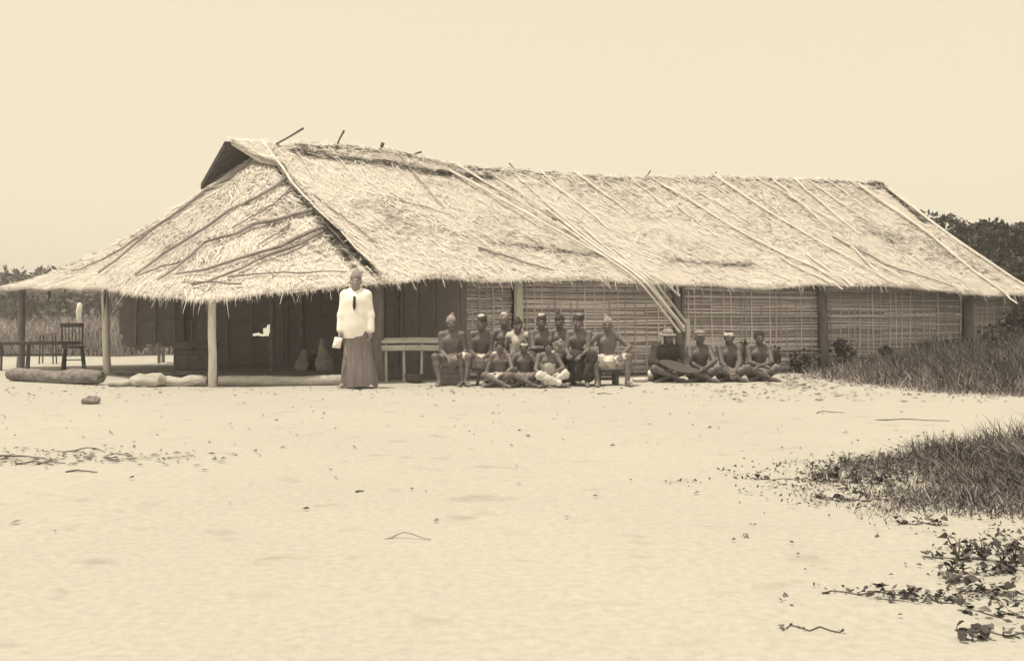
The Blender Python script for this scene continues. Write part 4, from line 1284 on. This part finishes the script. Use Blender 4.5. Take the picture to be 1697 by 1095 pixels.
lump('driftwood_chunk', 'pale jagged chunk of driftwood in front of the veranda', 'driftwood', x, y + .12, (.24, .13, .11), 'log_pale', 12, 0, R(14), amp=.09, fq=20)
x, y = g(198, 641)
lump('earth_mound', 'low pale heap of sand at the foot of the veranda post', 'mound', x, y + .15, (.24, .16, .06), 'sand', 13, amp=.1)
x, y = g(151, 669)
lump('stone', 'small dark stone alone on the sand at left', 'stone', x, y, (.11, .08, .05), 'stone', 14, amp=.10, fq=40)

# pale stake far behind, beyond the reeds' edge
mb = MB().tube([(0, 0, -.2), (.01, 0, .7), (-.01, 0, 1.0), (.0, 0, 1.2), (.02, 0, 1.36), (.0, 0, 1.41)], [.05, .055, .06, .065, .065, .055], 7, .2)
o = mb.obj('white_stake', 'white_cloth', None, True, (px(131, 28.6), 28.6, 0))
tag(o, 'white stake standing up out of the far reeds above the chair', 'stake')

# ------------------------------------------------------------------ vegetation
def tree(label, x, y, h, rad, n, leaf, mat, group, seed, sz=1.0, low=.12):
    r = np.random.default_rng(seed); z0 = gz(x, y) if y < 60 else 0
    t = thing('tree', label, 'tree', (x, y, z0), 0, group)
    tr = MB().tube([(0, 0, -.2), (.1, 0, h * .25), (-.05, .1, h * .5), (.05, 0, h * .75)], [h * .045, h * .035, h * .025, h * .012], 9)
    for k in range(6):
        a = r.uniform(0, 6.28); z = h * r.uniform(.3, .6)
        tr.tube([(0, 0, z), (math.cos(a) * rad * .35, math.sin(a) * rad * .35, z + h * .12), (math.cos(a) * rad * .7, math.sin(a) * rad * .7, z + h * .2)], [h * .016, h * .01, h * .005], 6)
    tr.obj('trunk', 'bark', t)
    nl = 26
    ang = r.uniform(0, 6.28, nl); zz = r.uniform(low, .86, nl) * h; q = np.sqrt(r.uniform(.02, 1, nl)) * rad * np.sqrt(np.clip(1.1 - ((zz / h - .5) / .62) ** 2, .15, 1))
    C = np.stack([q * np.cos(ang), q * np.sin(ang), zz], 1); cr = r.uniform(.22, .42, nl) * rad * sz
    i = r.integers(0, nl, n); d = r.normal(size=(n, 3)); d /= np.linalg.norm(d, axis=1)[:, None]
    p = C[i] + d * (cr[i] * r.uniform(.45, 1.08, n) ** .6)[:, None]
    p = p[p[:, 2] > .1]
    v, f = leaf_cloud(p, leaf)
    link('crown', new_mesh('crown', v, f, mat), t)
GT = 'dark trees behind the right end of the hut'
tree('rounded dark tree rising just behind the right slope of the hut roof', px(1610, 36), 36, 4.95, 2.1, 11000, .11, 'leaf', GT, 1)
tree('dark bushy tree to the right behind the hut roof edge', px(1672, 37), 37, 4.6, 1.9, 11000, .11, 'leaf', GT, 2)
tree('tallest dark tree at the right edge of the view', px(1742, 33), 33, 5.3, 1.5, 11000, .11, 'leaf', GT, 3)
tree('low dark tree filling the gap behind the hut corner', px(1740, 29.5), 29.5, 2.9, 1.8, 7000, .12, 'leaf', GT, 4, low=.05)
tree('dark tree beyond the right edge of the view', px(1850, 34), 34, 4.6, 2.1, 5000, .14, 'leaf', GT, 5)
GL = 'distant low trees beyond the reeds on the left'
for k, (p, Y, top, rad) in enumerate(((-70, 62, 452, 3.2), (8, 60, 449, 2.8), (55, 66, 452, 2.6), (95, 60, 446, 2.6), (160, 64, 455, 2.8), (235, 62, 462, 2.6), (310, 66, 468, 2.8), (-160, 64, 450, 3.2))):
    h = 1.08 + (522 - top) * Y / 1750
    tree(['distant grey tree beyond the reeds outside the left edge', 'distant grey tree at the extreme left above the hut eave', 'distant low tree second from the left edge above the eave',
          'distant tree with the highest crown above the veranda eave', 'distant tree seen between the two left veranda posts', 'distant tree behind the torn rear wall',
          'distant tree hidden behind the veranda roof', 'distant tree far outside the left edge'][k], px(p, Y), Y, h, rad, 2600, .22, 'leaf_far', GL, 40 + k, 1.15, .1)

def stuff(name, v, f, mat):
    o = link(name, new_mesh(name, v, f, mat)); o['kind'] = 'stuff'; return o
def grass(name, pts, h, w, mat, lean=.25, droop=.35):
    n = len(pts)
    b = np.stack([pts[:, 0], pts[:, 1], ground_z(pts[:, 0], pts[:, 1]) - .02], 1)
    v, f = blades(b, h, w, RNG.uniform(0, 6.28, n), RNG.uniform(0, lean, n), RNG.uniform(0, droop, n), RNG.uniform(-.7, .7, n))
    return stuff(name, v, f, mat)
# reeds behind the veranda
n = 24000
P = np.stack([RNG.uniform(-24, -9.2, n), 27.6 + RNG.uniform(0, 1, n) ** 1.5 * 9], 1)
P = P[P[:, 1] > 27.6 + .7 * vnoise(P[:, 0] * .8, P[:, 0] * .1, 4) + np.clip((P[:, 0] + 10.5) * .9, 0, 5)]
grass('tall_reeds', P, RNG.uniform(.45, 1.05, len(P)) * (1 + .5 * vnoise(P[:, 0] * .9, P[:, 1] * .9, 71)), RNG.uniform(.012, .035, len(P)), 'reed', .45, .7)

# rough grass in front of the right half of the wall
n = 70000
P = np.stack([RNG.uniform(4.6, 13.5, n), RNG.uniform(12.6, 23, n)], 1)
bd = np.interp(P[:, 0], [4.6, 5.0, 5.5, 5.75, 6.6, 8, 14], [19.6, 18.6, 16.4, 14.5, 13.9, 13.3, 12.7]) + .35 * vnoise(P[:, 0] * 3, P[:, 0] * .5, 9)
lt, lv = hut_local(P[:, 0], P[:, 1])
inside = (P[:, 1] > bd) & (lv < -.12)
dens = np.clip(.10 + .42 * (P[:, 0] - 5.0) + 1.2 * vnoise(P[:, 0] * .9, P[:, 1] * .9, 12), .03, 1) * np.clip((P[:, 1] - bd) * 2 + .35, 0, 1)
keep = inside & (RNG.uniform(0, 1, n) < dens)
P = P[keep]; nn = len(P)
hh = (np.interp(P[:, 0], [4.6, 6, 7, 9, 13], [.12, .26, .42, .55, .6]) + .12 * vnoise(P[:, 0] * 1.5, P[:, 1] * 1.5, 15)) * (1 + .9 * vnoise(P[:, 0] * .8, P[:, 1] * .8, 16) + .5 * vnoise(P[:, 0] * 3, P[:, 1] * 3, 17)) * RNG.uniform(.5, 1.25, nn)
dry = RNG.uniform(0, 1, nn) < np.interp(P[:, 0], [4.6, 6.4, 8, 12], [.8, .5, .28, .2])
grass('rough_grass', P[~dry], np.clip(hh[~dry], .05, 1), RNG.uniform(.008, .022, (~dry).sum()), 'grass_dark', .5, .6)
grass('dry_grass', P[dry], np.clip(hh[dry] * .8, .04, 1), RNG.uniform(.006, .016, dry.sum()), 'grass_dry', .8, .6)

# shrubs and broad-leaved plants along the wall
def shrub(name, label, x, y, h, rad, n, leaf, mat, group, seed, z=0.0):
    r = np.random.default_rng(seed)
    t = thing(name, label, 'shrub', (x, y, gz(x, y)), 0, group)
    st = MB()
    C = []
    for k in range(9):
        a = r.uniform(0, 6.28); q = rad * r.uniform(.2, .9); e = (math.cos(a) * q, math.sin(a) * q, h * r.uniform(.55, 1.0)); C.append(e)
        st.tube([(0, 0, -.03), (e[0] * .4, e[1] * .4, e[2] * .6), e], [.014, .010, .004], 5)
    st.obj('stems', 'bark', t)
    C = np.array(C); i = r.integers(0, 9, n); f = r.uniform(.25, 1.05, n)[:, None]
    p = C[i] * f + r.normal(0, rad * .17, (n, 3))
    p = p[p[:, 2] > .02]
    v, fc = leaf_cloud(p, leaf)
    link('foliage', new_mesh('foliage', v, fc, mat), t)
GS = 'shrubs growing along the foot of the bamboo wall'
def wall_xy(p, v):
    r = (p - 848.5) / 1750
    t = (r * (AY + CU * v) - AX + SU * v) / (CU - r * SU)
    return W(t, v)[:2]
for k, (p, v, h, rad, n, leaf, lab) in enumerate((
        (1330, -.7, .42, .32, 420, .05, 'low dark shrub right of the seated row, against the wall'),
        (1398, -.6, .62, .26, 380, .07, 'upright dark broad-leaved shrub beside the third wall post'),
        (1466, -.8, .52, .15, 120, .08, 'thin spiky plant in front of the lattice wall'),
        (1535, -.9, .45, .35, 480, .05, 'spreading shrub under the rightmost long wall panel'),
        (1600, -.8, .55, .35, 520, .05, 'dark shrub at the foot of the last dark post'),
        (1655, -.9, .85, .45, 900, .06, 'taller dark shrub below the hanging pole end'),
        (1690, -.3, 1.30, .55, 1500, .06, 'tall dark bush at the right end of the hut'),
        (1745, -.9, 1.25, .6, 1500, .06, 'tall dark bush past the right edge of the hut'),
        (1290, -.55, .50, .10, 90, .05, 'narrow dark sprig right of the last seated person'),
        (1231, -.5, .62, .08, 90, .05, 'narrow dark sprig standing between two seated people'),
        (1668, -2.6, .62, .5, 900, .06, 'dense dark shrub in the grass at the right edge'),
        (1590, -2.3, .45, .45, 600, .05, 'low shrub in the grass before the last wall panel'))):
    x, y = wall_xy(p, v)
    shrub('shrub', lab, x, y, h, rad, n, leaf, 'leaf', GS, 70 + k)

# grassy bank, right foreground
from mathutils.geometry import intersect_point_line
def in_poly(P, poly):
    x, y = P[:, 0], P[:, 1]; c = np.zeros(len(P), bool); m = len(poly)
    for i in range(m):
        (x0, y0), (x1, y1) = poly[i], poly[(i + 1) % m]
        k = ((y0 > y) != (y1 > y)) & (x < (x1 - x0) * (y - y0) / (y1 - y0 + 1e-12) + x0)
        c ^= k
    return c
bank = [(2.15, 7.4), (1.95, 6.4), (2.0, 5.75), (2.9, 5.5), (4.2, 5.2), (6.2, 5.1), (6.8, 7.4), (4.6, 7.75), (3.3, 7.75)]
n = 80000
P = np.stack([RNG.uniform(1.8, 6.9, n), RNG.uniform(4.9, 8.0, n)], 1)
P += .18 * np.stack([vnoise(P[:, 0] * 4, P[:, 1] * 4, 51), vnoise(P[:, 0] * 4, P[:, 1] * 4, 52)], 1)
dd = np.clip((P[:, 0] - 1.9) * .55 + .9 * vnoise(P[:, 0] * 1.6, P[:, 1] * 1.6, 55), .08, 1)
P = P[in_poly(P, bank) & (RNG.uniform(0, 1, n) < dd)]; nn = len(P)
hh = np.interp(P[:, 0], [1.9, 2.7, 3.2, 3.7, 5, 7], [.05, .09, .16, .27, .32, .32]) * RNG.uniform(.6, 1.5, nn) * (1 + .7 * vnoise(P[:, 0] * 2, P[:, 1] * 2, 57))
dry = RNG.uniform(0, 1, nn) < np.interp(P[:, 0], [2, 4, 6], [.45, .22, .12])
grass('bank_grass', P[~dry], hh[~dry], RNG.uniform(.004, .009, (~dry).sum()), 'grass_dark', .7, .9)
grass('dry_bank_grass', P[dry], hh[dry], RNG.uniform(.003, .007, dry.sum()), 'grass_dry', .9, .9)

n = 14000
P = np.stack([RNG.uniform(1.3, 6.9, n), RNG.uniform(4.6, 8.3, n)], 1)
cb = np.array([3.6, 6.5]); big = [tuple(cb + (np.array(q) - cb) * np.array([1.16, 1.28])) for q in bank]
P = P[in_poly(P, big) & (vnoise(P[:, 0] * 3, P[:, 1] * 3, 61) + .4 * vnoise(P[:, 0] * 9, P[:, 1] * 9, 62) > .08)]; nn = len(P)
grass('short_dry_grass', P, RNG.uniform(.02, .09, nn), RNG.uniform(.003, .007, nn), 'grass_dry', 1.0, .8)
n = 9000
P = np.stack([RNG.uniform(3.6, 9, n), RNG.uniform(12.3, 19, n)], 1)
bd = np.interp(P[:, 0], [3.6, 4.6, 5.0, 5.5, 5.75, 6.6, 8, 14], [19.6, 18.4, 17.2, 15.2, 13.9, 13.2, 12.7, 12.0])
lt, lv = hut_local(P[:, 0], P[:, 1])
P = P[(P[:, 1] > bd) & (lv < -.7) & (vnoise(P[:, 0] * 2, P[:, 1] * 2, 63) > .0)]; nn = len(P)
grass('short_dry_grass', P, RNG.uniform(.03, .12, nn), RNG.uniform(.006, .014, nn), 'grass_dry', 1.0, .8)

# creeping broad-leaved plants, each leaf a piece of its own
leaf_meshes = []
for q in range(4):
    mb = MB()
    out = [(0, 0), (.32, .22), (.52, .55), (.40, .88), (0, 1.05), (-.40, .88), (-.52, .55), (-.32, .22)]
    mid = [(0, .35), (0, .75)]
    cup = .14 + .05 * q
    for lx, ly in out + mid:
        mb.v.append([lx * (.9 + .1 * q), ly, cup * abs(lx) * 1.2 - .25 * (ly - .5) ** 2 + random.uniform(-.03, .03)])
    mb.f += [(0, 1, 8), (1, 2, 8), (2, 9, 8), (2, 3, 9), (3, 4, 9), (4, 5, 9), (5, 6, 9), (6, 8, 9), (6, 7, 8), (7, 0, 8)]
    leaf_meshes.append(new_mesh('leaf', mb.v, mb.f, 'leaf_big', True))
GC = 'creeping broad-leaved plants on the sand'
def creeper(label, p, by, n, spread, size, height, seed):
    r = random.Random(seed)
    Y = 1750 * 1.08 / (by - 522); x = px(p, Y)
    t = thing('creeping_plant', label, 'plant', (x, Y, gz(x, Y)), 0, GC)
    a0 = r.uniform(-.4, .4)
    rn = [(spread * f * math.cos(a0), spread * f * math.sin(a0) + .03 * math.sin(f * 7), gz(x + spread * f * math.cos(a0), Y + spread * f * math.sin(a0)) - gz(x, Y) + .003) for f in np.linspace(-1, 1, 9)]
    MB().tube(rn, .0026, 5).obj('runner', 'bark', t)
    for k in range(int(n * 3.0)):
        f = r.uniform(-1, 1); b = rn[min(8, int((f + 1) * 4.5))]
        ang = r.uniform(0, 6.28); hgt = height * r.uniform(.1, .75)
        e = (b[0] + math.cos(ang) * hgt * .5 + r.uniform(-.02, .02), b[1] + math.sin(ang) * hgt * .5, b[2] + hgt)
        o = link('leaf', r.choice(leaf_meshes), t, e, (r.uniform(-.9, .9), r.uniform(-.7, .7), r.uniform(0, 6.28)))
        sc = size * .8 * r.choice((.3, .4, .5, .65, .8, 1.0)) * r.uniform(.8, 1.1); o.scale = (sc, sc, sc)
        if hgt > .04:
            MB().tube([b, tuple((u + w) / 2 + .004 for u, w in zip(b, e)), e], [.003, .0025, .002], 4).obj('stalk', 'bark', t)
for k, (lab, p, by, n, sp, sz, ht) in enumerate((
        ('creeping plant with upright rounded leaves at the left tip of the grassy bank', 1372, 800, 9, .12, .075, .10),
        ('creeping plant just right of the bank tip with clustered leaves', 1420, 802, 14, .14, .065, .11),
        ('low leafy plant at the front of the bank tip', 1445, 828, 10, .18, .06, .06),
        ('leafy plant on the upper edge of the bank', 1520, 775, 12, .22, .055, .10),
        ('two-lobed dark sprig standing on the skyline of the bank', 1565, 768, 6, .08, .05, .16),
        ('single sprawling plant left of the grassy bank on bare sand', 1290, 795, 5, .16, .05, .03),
        ('small plant below the bank tip on the sand', 1375, 828, 4, .06, .07, .03),
        ('dark plant at the foot of the bank, centre', 1525, 868, 8, .12, .05, .05),
        ('dense dark plant at the right edge below the bank', 1680, 930, 44, .24, .058, .12),
        ('dark clustered plant left of the densest one at the right edge', 1625, 950, 16, .14, .055, .07),
        ('creeping plant with a row of upright leaves on the open sand', 1440, 985, 6, .18, .042, .035),
        ('creeping runner with a dark leaf at its tip, right of the leaf row', 1530, 1000, 8, .14, .045, .03),
        ('leafy creeper at the right edge, middle of the lower corner', 1665, 985, 12, .16, .045, .05),
        ('dark creeper below it near the right edge', 1660, 1020, 10, .14, .05, .04),
        ('small two-leaved plant near the lower right corner', 1612, 1058, 6, .05, .05, .06),
        ('flat creeper at the lower right edge', 1680, 1052, 6, .14, .045, .02),
        ('tiny sprig on the sand left of the foot of the bank', 1545, 925, 4, .05, .045, .03),
        ('small isolated sprig on the sand by the wide runner', 1590, 965, 5, .06, .05, .03),
        ('faint flat sprig in the lower middle right', 1350, 1045, 3, .10, .03, .01))):
    creeper(lab, p, by, n, sp, sz, ht, 200 + k)

# small ground-hugging weeds round the bank tip and the lower right corner
def weeds():
    r = np.random.default_rng(77); P = []
    for cx, cy, sx, sy, n, hz_ in ((2.55, 6.95, .40, .30, 2600, .10), (2.2, 6.3, .35, .28, 900, .05), (3.3, 6.1, .6, .3, 1800, .08), (2.55, 4.65, .22, .24, 2600, .09), (2.25, 4.1, .24, .2, 700, .03), (1.75, 4.05, .28, .07, 380, .02),
                                (3.9, 7.2, .6, .35, 2200, .22), (2.0, 3.55, .15, .08, 300, .03), (4.3, 6.2, .7, .5, 2600, .2), (1.95, 6.95, .5, .2, 260, .02)):
        q = np.stack([r.normal(cx, sx, n), r.normal(cy, sy, n)], 1)
        q = q[vnoise(q[:, 0] * 7, q[:, 1] * 7, 5) + .5 * vnoise(q[:, 0] * 19, q[:, 1] * 19, 6) > .02]
        z = ground_z(q[:, 0], q[:, 1]) + r.uniform(0, 1, len(q)) ** 1.6 * hz_ + .004
        P.append(np.column_stack([q, z]))
    P = np.concatenate(P)
    v, f = leaf_cloud(P, .017, .3)
    stuff('low_weeds', v, f, 'grass_dark')
weeds()

# scattered litter: twigs, dead leaves and straw, thickest near the hut and at the left
def litter():
    r = np.random.default_rng(5); vs = []
    def batch(xs, ys, ln, wd):
        n = len(xs); a = r.uniform(0, 6.28, n); z = ground_z(xs, ys) + .012
        d = np.stack([np.cos(a), np.sin(a), r.uniform(-.1, .25, n)], 1); s = np.stack([-np.sin(a), np.cos(a), r.uniform(-.4, .4, n)], 1)
        p = np.stack([xs, ys, z], 1); L = (ln * r.uniform(.3, 1.3, n))[:, None]; w = (wd * r.uniform(.5, 1.5, n))[:, None]
        up = np.array([0, 0, .01])
        vs.append(np.stack([p - d * L, p + s * w + up, p + d * L, p - s * w], 1).reshape(-1, 3))
    n = 380; batch(r.uniform(-10, 10, n), r.uniform(5, 16, n), .025, .010)
    n = 170; batch(r.normal(-3.7, .8, n), r.normal(7.95, .3, n), .035, .008); n = 70; batch(r.normal(-3.2, .4, n), r.normal(7.75, .14, n), .045, .010)
    n = 300; batch(r.uniform(2.5, 9, n), r.uniform(13.0, 16.5, n), .05, .018)
    n = 500; batch(r.uniform(4.0, 7.5, n), r.uniform(15.5, 19, n), .07, .02)
    n = 160; batch(r.uniform(-9, 3, n), r.uniform(14.0, 16.2, n), .04, .012)
    n = 120; batch(r.uniform(1.2, 3.4, n), r.uniform(3.6, 6.5, n), .014, .006)
    v = np.concatenate(vs)
    stuff('ground_litter', v, np.arange(len(v)).reshape(-1, 4), 'litter')
litter()
# larger single pieces on the sand
def twig(label, p, by, L, r, arch, rz, mat='bark'):
    Y = 1750 * 1.08 / (by - 522); x = px(p, Y)
    r *= .6; arch *= .6
    pts = [(L * (f - .5), L * (.10 * math.sin(f * 5) + .05 * math.sin(f * 13 + p)), r * .8 + arch * (math.sin(math.pi * f) + .3 * math.sin(f * 9 + p))) for f in np.linspace(0, 1, 8)]
    o = MB().tube(pts, list(np.linspace(r, r * .5, 8)), 6, .15).obj('twig', mat, None, True, (x, Y, gz(x, Y)), (0, 0, rz))
    tag(o, label, 'twig', 'twigs lying on the open sand')
for a in (('arched pale twig alone in the middle of the sand', 676, 893, .22, .010, .035, .05, 'log_pale'),
          ('dark twig at the far left edge of the drift line', 25, 762, .45, .016, .03, .12),
          ('bent dark twig in the left drift line near the edge', 60, 772, .30, .012, .02, -.1),
          ('forked-looking dark twig, uppermost of the left drift line', 140, 752, .32, .011, .05, .5),
          ('flat dark twig lowest in the left drift line', 137, 787, .22, .012, .01, 0),
          ('short twig in the middle of the left drift line', 85, 771, .2, .010, .015, .25),
          ('rightmost twig of the left drift line', 200, 758, .24, .008, .02, -.2),
          ('long thin dark stick lying on the sand before the right grass', 1510, 697, .75, .010, .01, .02),
          ('short dark stick in front of the right end stool', 1002, 653, .20, .013, .01, .05),
          ('small dark chip of wood on the sand below the veranda corner', 596, 815, .05, .012, .004, .7),
          ('curled dark twig on the sand left of the right grass', 1375, 686, .30, .010, .02, .1)):
    twig(*a)

# ------------------------------------------------------------------ haze volume added to lift the dark tones
hz = MB().box((0, 120, 3.2), (1000, 700, 9.0))
o = hz.obj('haze', 'sand', None, False)
hm = bpy.data.materials.new('lifting_haze'); hm.use_nodes = True
hn = hm.node_tree.nodes; hn.clear()
ho = hn.new('ShaderNodeOutputMaterial'); hv = hn.new('ShaderNodeVolumePrincipled')
hv.inputs['Color'].default_value = (1, 1, 1, 1)
hv.inputs['Density'].default_value = .0023
hm.node_tree.links.new(hv.outputs[0], ho.inputs['Volume'])
o.data.materials.clear(); o.data.materials.append(hm)
o['kind'] = 'stuff'
